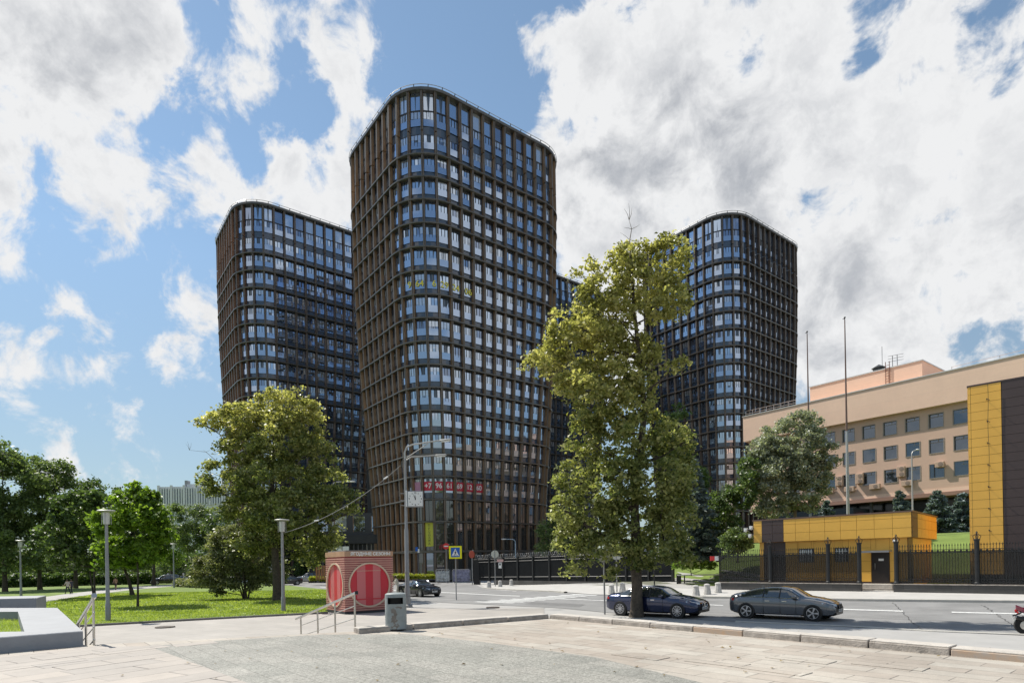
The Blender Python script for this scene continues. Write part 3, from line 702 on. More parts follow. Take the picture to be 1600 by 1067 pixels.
    for k in range(12): b = MB(); b.box((.9, -22+3.6*k, 2.5), (1.25, -21.65+3.6*k, zs-1.0), mat('lobby_column', (.10, .09, .085), .6)); b.build('column', t)
    b = MB(); b.box((-3.4, 7.5, 7.7), (2.5, 20, 8.7), mat('slate_canopy', (.035, .045, .055), .5)); b.build('canopy', t)
    for k in range(3): b = MB(); b.tube([(-3, 8+5.5*k, 2.5), (-3, 8+5.5*k, 7.7)], .12, galv, 8); b.build('column', t)
    b = MB(); b.box((-.2, 6.6, 7.6), (-.1, 7.9, 8.0), wframe); led = b.build('display', t)
    text('digits', '12:53', .5, mat('red_led', (1, .03, .02), emit=3), led, frame((-.22, 7.25, 7.8), (0, -1, 0), (0, 0, 1)), .01)
office()
# ------------------------------------------------------------------ yellow checkpoint and tall yellow-brown block
ypan = mat('yellow_cassette', (.80, .45, .08), .42, var=.08, vscale=.5); bpan = mat('brown_cassette', (.060, .040, .038), .45, var=.12, vscale=.6); joint = mat('cassette_joint', (.40, .21, .04), .7); bjoint = mat('brown_joint', (.02, .015, .013), .7)
def cassettes(b, M, x0, x1, z0, z1, xs, zs, matf, dep=.03):
    """cladding cassettes with open joints on plane y=0 facing -y"""
    xs = [x0]+[x for x in xs if x0 < x < x1]+[x1]; zs = [z0]+[z for z in zs if z0 < z < z1]+[z1]
    for i in range(len(xs)-1):
        for j in range(len(zs)-1):
            m = matf((xs[i]+xs[i+1])/2); g_ = .009
            b.box((xs[i]+g_, -dep+random.uniform(-.002, .002), zs[j]+g_), (xs[i+1]-g_, 0, zs[j+1]-g_), m, M)
def checkpoint():
    zb = -.55
    t = thing('checkpoint_building', 'low yellow panelled checkpoint with brown stripe behind the iron fence', 'building', (18.4, 45.7, 0), PV)
    XL, YD = 10.15, 8.5; col = lambda x: bpan if .62 < x < 2.2 else ypan
    b = MB(); b.box((.3, .35, zb), (XL-.3, YD-.3, 3.0), joint); b.box((.0, .04, 3.0), (XL, YD, 4.62), joint)
    b.box((-.08, -.06, 4.62), (XL+.08, YD+.08, 4.72), mat('roof_trim_brown', (.13, .08, .06), .5)); b.build('wall', t)
    b = MB(); xs = [.62, 1.4, 2.2, 3.04, 4.0, 5.0, 6.0, 7.0, 8.05, 9.1]
    cassettes(b, None, 0, XL, 3.0, 4.62, xs, [3.62, 4.25], col)
    M = Matrix.Translation((.3, .35, 0)); I = Matrix.Identity(4)
    # lower wall left of the door, around two windows
    def low(x0, x1, z0, z1, zz=()): cassettes(b, Matrix.Translation((0, .35, 0)), x0, x1, z0, z1, xs, zz, col)
    low(.3, 3.1, .1, 3.0, [.8, 1.5, 2.4]); low(3.1, 4.15, .1, 1.45, [.8]); low(3.1, 4.15, 2.45, 3.0); low(4.15, 5.5, .1, 3.0, [.8, 1.5, 2.4]); low(5.5, 6.4, .1, 1.45, [.8]); low(5.5, 6.4, 2.45, 3.0)
    low(6.4, 7.75, .1, 3.0, [.8, 1.5, 2.4]); low(7.75, 8.85, 2.05, 3.0); low(8.85, XL-.3, .1, 3.0, [.8, 1.5, 2.4])
    b.box((.28, .31, zb), (7.75, .36, .08), bpan); b.box((8.85, .31, zb), (XL-.28, .36, .08), bpan)
    # right side
    Ms = Matrix.Translation((XL, 0, 0)) @ Matrix.Rotation(R(90), 4, 'Z')
    cassettes(b, Ms, .04, YD, 3.0, 4.62, [1.8, 3, 4.2, 5.4, 6.6], [3.62, 4.25], lambda x: bpan if x < 1.8 else ypan)
    Ms2 = Matrix.Translation((XL-.3, 0, 0)) @ Matrix.Rotation(R(90), 4, 'Z')
    cassettes(b, Ms2, .4, YD-.3, zb, 3.0, [1.8, 3, 4.2, 5.4, 6.6], [.1, .8, 1.5, 2.4], lambda x: bpan if x < 1.8 else ypan)
    b.build('cladding', t)
    wg = glassmat('barred_glass', (.6, .65, .7), (.10, .11, .12), .35)
    for x0, x1 in ((3.12, 4.13), (5.52, 6.38)):
        f = MB(); f.box((x0, .33, 1.47), (x1, .42, 2.43), wframe); fo = f.build('window', t)
        p = MB(); p.box((x0+.08, .315, 1.55), (x1-.08, .328, 2.36), wg); p.build('pane', fo)
        p = MB()
        for k in range(5): p.box((x0+.1+.19*k, .27, 1.5), (x0+.13+.19*k, .30, 2.4), whitep)
        for z in (1.7, 1.95, 2.2): p.box((x0+.05, .262, z), (x1-.05, .268, z+.03), whitep)
        p.build('bars', fo)
    d = MB(); d.box((7.78, .30, 0), (8.82, .40, 2.04), mat('door_brown', (.022, .016, .014), .4), None, .01); do = d.build('door', t)
    h = MB(); h.tube([(8.0, .24, .95), (8.0, .24, 1.35)], .018, steel, 6); h.build('handle', do); h = MB(); h.box((8.2, .285, 1.5), (8.5, .297, 1.65), whitep); h.build('notice', do)
    c = MB(); c.box((7.4, -.6, 2.12), (9.0, .34, 2.17), galv, Matrix.Translation((0, 0, 0))); c.box((7.4, -.62, 2.05), (9.0, -.58, 2.18), galv); c.build('door_canopy', t)
    s = MB(); s.box((7.2, -1.3, zb), (9.3, .3, -.28), kerb_m); s.box((7.3, -.9, -.28), (9.2, .3, -.02), kerbtop_m); s.build('doorstep', t)
    for k, (x, y, z) in enumerate(((-.15, -.1, 4.1), (-.25, -.1, 3.5), (-.55, -.15, 3.95))):
        c = MB(); c.tube([(0.02, .06, z+.1), (x, y, z+.1)], .03, galv, 5); c.ball((x, y, z), .13, whitep, 10); c.box((x-.1, y-.12, z+.05), (x+.12, y+.1, z+.18), whitep); c.build('security_camera', t, True)
    c = MB(); c.tube([(9.3, .3, 2.85), (9.3, -.05, 2.8)], .03, whitep, 6); c.box((9.15, -.3, 2.72), (9.4, -.02, 2.86), whitep, None, .02); c.build('security_camera', t)
checkpoint()
def tallblock():
    t = thing('clad_block', 'tall yellow and dark brown cassette block at the right edge', 'building', (30.5, 40, 0), PV)
    b = MB(); b.box((0, .04, -.6), (12, 9, 12.9), bjoint); b.box((-.05, -.05, 12.9), (12, 9, 13.0), bpan); b.build('wall', t)
    b = MB(); zs = [-.6+.2+.58*k for k in range(24)]
    cassettes(b, None, 0, 1.72, .5, 12.9, [.14], zs, lambda x: ypan); cassettes(b, None, 1.74, 12, .5, 12.9, [7.5], zs, lambda x: bpan)
    Ml = Matrix.Translation((0, 9, 0)) @ Matrix.Rotation(R(-90), 4, 'Z'); cassettes(b, Ml, 0, 8.96, .5, 12.9, [3, 6], zs, lambda x: ypan)
    b.build('cladding', t)
    c = MB()
    for k in range(8): c.tube([(1.0, -.04, 1.9+1.42*k), (1.0, -.28, 1.98+1.42*k), (1.16, -.30, 1.84+1.42*k)], .02, wframe, 5)
    c.tube([(1.06+.02*math.sin(z*1.7), -.2, z) for z in np.linspace(1.2, 12.9, 30)], .012, wframe, 5); c.build('lightning_conductor', t)
tallblock()
# distant white government building
def whitehall():
    D = 620.0; a = PD(248, 790, D); rt = PD(405, 780, D)
    t = thing('government_building', 'pale white ribbed building on the far skyline beyond the trees', 'building', (a.x, D, 0), 0)
    w = mat('white_stone', (.62, .63, .65), .7); gl = mat('far_window_band', (.17, .20, .24), .5); Wd = rt.x-a.x; zt = PD(320, 757, D).z
    b = MB(); b.box((0, 0, -5), (Wd, 30, zt-1.5), w); b.build('wall', t)
    b = MB(); b.box((0, -.35, zt-19), (Wd, .0, zt-4), gl); b.build('window_band', t)
    for k in range(40): b = MB(); x = Wd*k/39.5; wide = k % 5 == 0; b.box((x-.2, -1.2 if not wide else -2, zt-21), (x+(1.1 if not wide else 1.9), -.2, zt-(3 if not wide else .2)), w); b.build('pilaster', t)
    for r in range(6):
        for k in range(12):
            b = MB(); b.box((3+Wd*k/12.4, -.2, zt-27-5.5*r), (3+Wd*k/12.4+4.5, -.05, zt-24-5.5*r), gl); b.build('window', t)
    x0 = PD(287, 760, D).x-a.x; x1 = PD(291, 760, D).x-a.x
    b = MB(); b.box((x0, 2, zt-2), (x1, 8, zt+5), mat('far_grey', (.25, .26, .28), .7)); b.box((x1, 2, zt-1.5), (PD(315, 760, D).x-a.x, 8, zt+1.2), w); b.build('roof_plant', t)
    xa, xb = PD(341, 760, D).x-a.x, PD(360, 760, D).x-a.x; zz = PD(350, 738, D).z
    b = MB(); b.box((xa, 5, zt-10), (xb, 25, zz), w, None, 1.5)
    for k in range(5): b.box((xa+1.8+2.1*k, 4.9, zt-2), (xa+2.8+2.1*k, 5.1, zz-3), gl)
    b.build('tower', t)
whitehall()
# ------------------------------------------------------------------ foliage
maple_leaf = leafmat('maple_leaves', (.085, .115, .035), (.21, .235, .075), (.38, .385, .165), .46)
maple_top = leafmat('maple_leaves_yellowed', (.18, .185, .055), (.37, .36, .13), (.58, .54, .25), .5)
dark_leaf = leafmat('deep_green_leaves', (.05, .085, .03), (.085, .135, .04), (.14, .20, .06), .38)
fresh_leaf = leafmat('fresh_green_leaves', (.08, .14, .02), (.15, .24, .03), (.25, .36, .05), .48)
mid_leaf = leafmat('mid_green_leaves', (.08, .12, .045), (.14, .195, .07), (.21, .275, .10), .4)
gray_leaf = leafmat('silvery_leaves', (.19, .215, .15), (.28, .31, .225), (.40, .43, .34), .36)
dusty_leaf = leafmat('dusty_lilac_leaves', (.10, .12, .055), (.18, .20, .095), (.28, .29, .15), .38)
lime_leaf = leafmat('lime_hedge_leaves', (.16, .20, .015), (.26, .30, .02), (.38, .38, .05), .35)
needle = leafmat('blue_spruce_needles', (.09, .13, .125), (.16, .21, .215), (.26, .33, .34), .2)
needle_d = leafmat('dark_needles', (.035, .055, .045), (.065, .09, .07), (.11, .14, .12), .12)
bark = mat('bark', (.085, .068, .052), .95, var=.5, vscale=6, bump=1.0, bscale=18)
bark_l = mat('pale_bark', (.20, .17, .14), .95, var=.4, vscale=5, bump=.6, bscale=18)
def leaf_quads(c, size, up=.35, elong=1.0):
    n = len(c); nrm = rng.normal(size=(n, 3)); nrm[:, 2] = np.abs(nrm[:, 2])*.8+up; nrm /= np.linalg.norm(nrm, axis=1, keepdims=True)
    t = rng.normal(size=(n, 3)); t -= nrm*(t*nrm).sum(1, keepdims=True); t /= np.linalg.norm(t, axis=1, keepdims=True); b_ = np.cross(nrm, t)
    s = (size*rng.uniform(.45, 1.5, n))[:, None]; fold = nrm*s*.18
    return np.stack([c-t*s*.55*elong, c+b_*s*.42-t*s*.05+fold, c+t*s*.6*elong, c-b_*s*.42-t*s*.05+fold], 1).reshape(-1, 3)
def sample_crown(blobs, n, base, clump, seed, sub=1.0, size=.15):
    r_ = np.random.default_rng(seed); vols = np.array([b[3]*b[4]*(b[5] if len(b) > 5 else (b[3]+b[4])/2) for b in blobs])**.75; pr = vols/vols.sum()
    out = []
    for bl, p in zip(blobs, pr):
        x, y, z, rx, rz = bl[:5]; ry = bl[5] if len(bl) > 5 else (rx+rz)/2
        k = int(n*p); nc = max(4, int(4.0*sub*(rx*rz*ry)**(2/3)/clump**2))
        d = r_.normal(size=(nc, 3)); d /= np.linalg.norm(d, axis=1, keepdims=True); rad = r_.uniform(.45, 1.05, nc)**.6; cc = d*rad[:, None]*np.array([rx, ry, rz])+np.array([x, y, z])
        w = r_.uniform(.3, 1.4, nc); idx = r_.choice(nc, k, p=w/w.sum()); off = r_.normal(size=(k, 3))*clump*np.array([.48, .48, .30]); off[:, 2] -= .18*(off[:, 0]**2+off[:, 1]**2)/clump
        out.append(cc[idx]+off)
    return np.concatenate(out)
def tree(name, label, basepx, blobs, leaf, n, size, tr, cat='tree', group=None, D=None, clump=.55, trunk=None, top_mat=None, top_z=None, limbs=True, bk=None, seed=None, cut=None, dsp=.6, stems=1):
    seed = seed or (hash(name+label) & 0); seed = seed or int(basepx[0]*7+basepx[1]); r_ = random.Random(seed)
    B = PG(*basepx) if D is None else PD(basepx[0], basepx[1], D); D = B.y
    t = thing(name, label, cat, B, 0, group); px2m = D/F; W_ = []
    for cx, cy, rx, ry in blobs:
        p = PD(cx, cy, D); dy = r_.uniform(-1, 1)*dsp*rx*px2m; W_.append((p.x-B.x, dy, p.z-B.z, rx*px2m, ry*px2m, max(rx, ry)*px2m*.95))
    c = sample_crown(W_, n, B, clump, seed, 1.0, size); c = c[c[:, 2] > .15]
    V = leaf_quads(c, np.full(len(c), size))
    mats = [leaf]; mi = None
    if top_mat:
        mats.append(top_mat); k = (c[:, 2]+rng.normal(0, 1.6, len(c))) > top_z; mi = k.astype(np.int32)
    fastmesh('crown', V, 4, mats, mi, t)
    b = MB(); bk = bk or bark
    if trunk: path = [PD(x, y, D)-B for x, y in trunk]
    else:
        zt = max(w[2] for w in W_); path = [Vector((0, 0, -.2)), Vector((r_.uniform(-.1, .1), 0, zt*.3)), Vector((r_.uniform(-.3, .3), .1, zt*.6)), Vector((0, 0, zt*.85))]
    path[0].z -= .15
    Lt = len(path); fine = []
    for a, c2 in zip(path, path[1:]):
        for k in range(3): fine.append(a.lerp(c2, k/3)+Vector((r_.uniform(-1, 1), r_.uniform(-1, 1), 0))*tr*.12)
    fine.append(path[-1]); m_ = len(fine)
    rad = [tr*(1.35 if i == 0 else (1.08 if i == 1 else 1))*(1-.82*(i/(m_-1))**.9) for i in range(m_)]
    for s_ in range(stems):
        if s_ == 0: b.tube(fine, rad, bk, 10)
        else:
            a = s_*2.4; q = Vector((math.cos(a), math.sin(a)*.6, 0))
            b.tube([f+q*(.2+f.z*.28) for f in fine[:max(3, m_*2//3)]], [x*.8 for x in rad[:max(3, m_*2//3)]], bk, 7)
    if limbs:
        for w in W_:
            if w[2] < .27*max(q[2] for q in W_): continue
            e = Vector(w[:3]); cand = [i for i, f in enumerate(fine) if f.z < e.z-.25*abs(e.x)-.3]; i = max(cand) if cand else 1; i = max(1, i)
            s0 = fine[i]; mid = s0.lerp(e, .55)+Vector((0, 0, -.08*(e-s0).length))+Vector((r_.uniform(-.2, .2), r_.uniform(-.2, .2), 0)); r0 = max(.03, rad[i]*.52)
            b.tube([s0, s0.lerp(mid, .5)+Vector((0, 0, -.03)), mid, e], [r0, r0*.8, r0*.6, r0*.3], bk, 6)
            for q in range(4):
                tip = e+Vector((r_.uniform(-1, 1)*w[3], r_.uniform(-1, 1)*w[5], r_.uniform(-.3, 1)*w[4]))*.85
                b.tube([mid.lerp(e, r_.uniform(.2, 1)), (mid+tip)/2+Vector((0, 0, .1)), tip], [r0*.32, r0*.22, .012], bk, 5)
    b.build('trunk', t, True)
    return t
BM = [(985,402,40,26),(1040,400,32,24),(925,418,24,15),(1054,440,20,28),(1005,440,45,34),(1030,480,40,26),(945,455,34,30),(905,472,22,28),
      (950,655,30,26),(948,725,26,26),(958,800,24,24),(972,590,34,26),(965,500,26,26),(955,545,30,26),(1000,600,22,22),(842,568,24,20),(868,545,26,26),(890,575,34,38),(882,508,22,24),(912,520,32,32),(930,500,22,22),(945,545,40,38),(1005,545,24,34),(1052,577,20,9),(1020,560,12,18),(920,620,38,40),(985,630,30,38),(1015,635,22,24),
      (915,680,32,32),(985,690,42,40),(1040,680,40,28),(1070,690,20,18),(900,745,32,30),(955,760,44,42),(1020,750,52,42),(1065,735,24,32),(885,800,24,28),(925,815,42,40),(990,815,52,42),(1050,805,34,42),
      (893,850,26,24),(945,860,44,26),(1020,862,46,26),(1060,865,24,20),(892,890,20,9),(950,893,20,7)]
MT = tree('maple_tree', 'tall irregular maple with yellowing top rising beside the parked blue car', (995, 963), BM, maple_leaf, 54000, .155, .30, clump=.38, top_mat=maple_top, top_z=10.0,
     trunk=[(995, 963), (995, 915), (993, 850), (992, 770), (1000, 700), (1007, 640), (1000, 560), (990, 480), (985, 400)], dsp=.7)
def bare_twigs(tr, D, paths):
    B = tr.location; r_ = random.Random(5)
    for pth in paths:
        b = MB(); q = [PD(x, y, D)-B for x, y in pth]; b.tube(q, [.035*(1-.8*i/(len(q)-1)) for i in range(len(q))], bark_l, 5)
        for k in range(7):
            i = r_.randrange(1, len(q)); e = q[i]+Vector((r_.uniform(-.5, .5), r_.uniform(-.3, .3), r_.uniform(.1, .7))); b.tube([q[i], (q[i]+e)/2+Vector((.04, 0, 0)), e], [.014, .01, .004], bark_l, 4)
        b.build('bare_twig', tr)
LM = [(425,636,42,28),(470,636,22,26),(385,652,28,22),(335,655,22,13),(318,662,10,8),(440,690,52,40),(478,665,26,26),(380,700,32,32),(345,742,26,22),(328,760,14,14),(440,755,60,42),(385,790,44,32),(500,745,30,36),(525,785,26,22),(548,772,14,14),(545,800,12,14),
      (465,805,56,38),(400,842,42,26),(475,858,38,26),(508,830,22,26),(500,700,16,18)]
bare_twigs(MT, MT.location.y, [[(985,400),(984,375),(987,358),(983,344)],[(905,480),(893,455),(884,442)]])
LT = tree('linden_tree', 'large old leaning tree beside the lawn lamp, in front of the copper tower', (434, 938), LM, maple_leaf, 50000, .21, .36, clump=.62, top_mat=maple_top, top_z=13.5,
     trunk=[(434, 938), (431, 880), (428, 820), (425, 750), (428, 690), (430, 640)], dsp=.8)
bare_twigs(LT, LT.location.y, [[(372,735),(340,722),(322,706),(296,703)],[(350,770),(330,745),(325,722)]])
tree('lilac_shrub', 'multi-stemmed dusty lilac shrub left of the old leaning tree', (385, 936), [(352,862,36,32),(392,876,34,34),(332,888,26,26),(420,890,28,22),(356,838,28,18),(405,848,24,20),(345,912,26,14),(385,908,26,14),(312,905,16,14)], dusty_leaf, 26000, .16, .10, 'shrub', clump=.5, stems=5, dsp=.5)
tree('young_maple', 'slender bright green maple on the lawn, right of the near lamp post', (215, 948), [(212,787,36,24),(248,812,22,22),(182,818,24,20),(213,832,44,32),(190,862,32,20),(240,858,24,22),(162,850,12,9),(212,764,10,10),(226,775,14,12),(170,875,14,10)], fresh_leaf, 15000, .24, .085, clump=.5, dsp=.9)
tree('young_maple', 'twin-trunked darker maple on the lawn, left of the near lamp post', (148, 934), [(130,800,32,28),(163,790,20,20),(112,842,36,32),(148,862,40,26),(90,868,20,18),(128,884,26,12),(165,830,24,26),(140,775,12,10)], fresh_leaf if 0 else dark_leaf, 14000, .27, .11, clump=.6, dsp=.9, stems=2)
tree('leaning_tree', 'dark tree with a leaning trunk in the middle of the lawn', (207, 930), [(190,835,26,28),(212,850,22,26),(178,868,24,18),(225,868,24,18),(200,810,20,20)], dark_leaf, 9000, .28, .22, clump=.6, trunk=[(207, 930), (201, 905), (190, 880), (195, 840)])
# park wood on the left, each tree its own
for (lab, base, bl, lf, n) in [
    ('tallest dense tree at the left edge of the picture', (8, 924), [(12,752,34,42),(-25,715,36,30),(2,706,14,14),(22,820,40,42),(-20,800,44,50),(10,870,40,26),(48,765,18,30)], mid_leaf, 17000),
    ('broad pale green tree behind the small far lamp', (62, 921), [(62,738,26,24),(92,745,26,26),(66,790,40,36),(100,800,30,34),(70,850,42,30),(50,875,26,14)], mid_leaf, 15000),
    ('dark tree with a drooping crown behind the twin-trunked maple', (118, 919), [(125,768,26,24),(150,775,18,20),(130,815,38,30),(105,850,32,24),(145,855,30,22)], dark_leaf, 11000),
    ('dark tree crown just right of the near lamp head', (240, 914), [(232,800,26,22),(198,778,22,16),(176,790,16,14),(250,835,24,28),(215,838,28,28)], dark_leaf, 9000),
    ('grey-green distant tree below the white building', (292, 908), [(290,812,24,22),(314,802,20,14),(302,840,28,22),(330,835,22,28)], mid_leaf, 9000),
    ('light yellow-green distant tree beside the traffic sign', (268, 907), [(268,842,22,22),(275,865,24,20),(258,870,16,14)], fresh_leaf, 6000),
    ('distant dark tree left of the lilac shrub', (325, 909), [(335,870,24,22),(315,878,20,16),(345,820,22,26)], dark_leaf, 6000),
    ('far rounded tree seen through the gap left of the kiosk', (492, 906), [(488,870,20,20),(505,880,12,16),(470,880,16,16)], dark_leaf, 5000)]:
    tree('park_tree', lab, base, bl, lf, int(n*1.5), .31, .30, group='trees of the park behind the lawn', clump=1.1, dsp=.8)
# right side trees
tree('poplar_tree', 'silvery grey-green poplar in front of the peach office windows', (1243, 838), [(1250,658,28,18),(1190,702,18,20),(1182,750,18,26),(1215,688,26,26),(1215,720,32,36),(1262,740,26,32),(1262,695,34,28),(1230,730,44,36),(1290,715,16,20),(1196,760,26,30),(1250,770,36,28),(1206,795,26,22),(1190,715,14,18)], gray_leaf, 42000, .20, .2, D=58, clump=.55, bk=bark_l)
tree('dark_tree', 'dark green tree behind the right edge of the tall maple', (1065, 870), [(1062,700,24,34),(1050,650,16,18),(1078,750,22,34),(1060,800,30,36)], dark_leaf, 10000, .28, .2, D=72, clump=.7)
tree('bushy_tree', 'dark glossy tree between the spruce and the poplar', (1122, 872), [(1112,800,26,26),(1135,780,20,26),(1100,835,26,26),(1140,825,24,24),(1160,765,18,30),(1172,735,12,24)], dark_leaf, 14000, .20, .15, D=57, clump=.5)
tree('round_bush', 'round green bush at the left corner of the yellow checkpoint', (1152, 872), [(1150,842,22,18),(1165,852,12,14),(1138,854,12,14)], mid_leaf, 6000, .13, .07, 'bush', D=49, clump=.35)
tree('pale_shrub', 'pale leafy small tree behind the grey yard fence, left of the maple', (858, 893), [(852,828,14,18),(866,846,18,18),(848,858,12,12),(870,810,9,12)], mid_leaf, 5000, .18, .1, 'shrub', D=82, clump=.5)
tree('low_bushes', 'low sunlit shrubs on the grass bank behind the raised boom', (1080, 893), [(1065,880,16,8),(1090,878,18,9),(1110,884,12,7)], fresh_leaf, 5000, .12, .04, 'bush', D=53, clump=.3)
def bare_tree(label, base, D, top, spread, seed=3, bk=bark_l):
    r_ = random.Random(seed); B = PD(*base, D); t = thing('bare_branches', label, 'tree', B); b = MB()
    def br(p, d, L, r, k):
        e = p+d*L; b.tube([p, (p+e)/2+Vector((r_.uniform(-1, 1), r_.uniform(-1, 1), 0))*L*.06, e], [r, r*.8, r*.55], bk, 5)
        if k == 0: return
        for _ in range(3):
            nd = (d+Vector((r_.uniform(-1, 1), r_.uniform(-1, 1), r_.uniform(-.2, .7)))*.62).normalized(); br(p.lerp(e, r_.uniform(.5, 1)), nd, L*r_.uniform(.55, .8), r*.55, k-1)
    H = (PD(base[0], top, D)-B).z; br(Vector((0, 0, 0)), Vector((.05, 0, 1)), H*.36, .10, 5); b.build('trunk', t); return t
bare_tree('leafless grey branches showing below the right dark tower', (1138, 860), 60, 722, 40)
def conifer(label, base, top, D, wpx, leaf, n=9000, name='spruce_tree', group=None, size=.24):
    wpx *= 1.25; B = PD(*base, D); t = thing(name, label, 'spruce', B, 0, group); H = (PD(top[0], top[1], D)-B).z; Wd = wpx*D/F/2; r_ = np.random.default_rng(int(base[0])); C_ = []; dirs = []
    nw = int(H/.38); tot = 0
    for i in range(nw):
        z = H*(.04+.95*i/nw); rr = Wd*(1-(z/H))**.85+.12; nb = max(4, int(5+rr*2.2))
        for k in range(nb):
            a = r_.uniform(0, 6.28); L = rr*r_.uniform(.7, 1.15); m_ = max(6, int(n*L/(nw*nb*Wd*.6))); f = r_.uniform(.08, 1, m_)**.8
            x = np.cos(a)*L*f; y = np.sin(a)*L*f; zz = z-L*.28*f+L*.16*f*f+r_.normal(0, .05, m_); s = r_.normal(0, .10*(.4+L*.3), m_)
            C_.append(np.stack([x-np.sin(a)*s, y+np.cos(a)*s, zz], 1))
    c = np.concatenate(C_); fastmesh('crown', leaf_quads(c, np.full(len(c), size), .6, 1.3), 4, [leaf], None, t)
    b = MB(); b.tube([(0, 0, -.3), (0, 0, H*.5), (0, 0, H*.98)], [.02*H, .012*H, .01], bark, 8); b.build('trunk', t, True); return t
conifer('blue spruce directly right of the tall maple, in front of the dark trees', (1086, 872), (1083, 712), 55, 74, needle, 22000)
conifer('dark lower spruce in front of the blue spruce beside the maple', (1094, 873), (1098, 785), 52, 52, needle_d, 9000)
conifer('blue-grey spruce behind the checkpoint roof, nearest the lamp post', (1408, 850), (1404, 762), 64, 44, needle, 16000, group='spruces behind the checkpoint')
conifer('blue-grey spruce behind the checkpoint roof, the tallest and middle one', (1466, 850), (1466, 762), 60, 60, needle, 20000, group='spruces behind the checkpoint')
conifer('blue-grey spruce touching the tall yellow block edge', (1504, 852), (1505, 766), 62, 50, needle, 18000, group='spruces behind the checkpoint')
conifer('small blue spruce under the dark canopy left of the flagpoles', (1292, 850), (1290, 778), 66, 44, needle, 7000, group='spruces behind the checkpoint')
# hedges
def hedge(label, pts, hpx, leaf, n, size, D=None, name='hedge', w=1.0, zb=None):
    P_ = [PG(*p) if D is None else PD(p[0], p[1], D) for p in pts]; B = P_[0]; t = thing(name, label, 'hedge', B); L = 0; C_ = []
    for a, c in zip(P_, P_[1:]):
        k = int(n/(len(P_)-1)); f = rng.random(k); H0 = hpx*a.y/F; s = rng.uniform(-w, w, k); u = rng.random(k)**.6; hh = H0*(.82+.18*np.sin(f*37+s)*np.cos(f*13))
        C_.append(np.stack([a.x-B.x+(c.x-a.x)*f+rng.normal(0, .1, k), a.y-B.y+(c.y-a.y)*f+s, a.z-B.z+(c.z-a.z)*f+hh*u*(1-.25*(s/w)**2)], 1))
    c = np.concatenate(C_); fastmesh('foliage', leaf_quads(c, np.full(len(c), size), .5), 4, [leaf], None, t); 
    b = MB()
    for _ in range(24):
        f = random.random(); a, c2 = P_[0], P_[-1]; q = Vector(((c2.x-a.x)*f, (c2.y-a.y)*f, 0)); b.tube([q, q+Vector((random.uniform(-.1, .1), 0, hpx*a.y/F*.6))], .03, bark, 4)
    b.build('stem', t); return t
hedge('clipped bright yellow-green hedge along the foot of the tallest tower', [(604, 903.5), (640, 903.8), (681, 904.2)], 8.5, lime_leaf, 14000, .16, D=86)
hedge('low yellow-green hedge strip by the street behind the kiosk', [(486, 907), (500, 907), (512, 907.5)], 8, lime_leaf, 4000, .18, D=88)
hedge('brownish green hedge in front of the far parked white cars', [(278, 916), (310, 917.5), (345, 919)], 14, dusty_leaf, 14000, .2, w=1.6)
hedge('dark hedge along the back of the lawn under the park trees', [(-60, 919), (40, 917), (130, 914.5), (240, 912)], 24, dark_leaf, 30000, .32, w=2.5)
def far_wood():
    C_ = []
    for px in range(-120, 640, 13):
        for k in range(2):
            h = random.uniform(20, 34)*(1.0 if px < 380 else .8); D = random.uniform(190, 260); p = PD(px+random.uniform(-8, 8), 899-h*.5+(.0175*(300-px) if px < 300 else 0), D); r = h*.5*D/F; n = 420
            d = rng.normal(size=(n, 3)); d /= np.linalg.norm(d, axis=1, keepdims=True); C_.append(d*np.array([r*1.1, r, r*1.15])*(rng.uniform(.5, 1.05, (n, 1))**.5)+np.array([p.x, p.y, p.z]))
    c = np.concatenate(C_); tag(fastmesh('distant_wood', leaf_quads(c, np.full(len(c), 1.1)), 4, [mid_leaf]), 'distant band of trees beyond the street behind the lawn', 'trees', None, 'stuff')
far_wood()
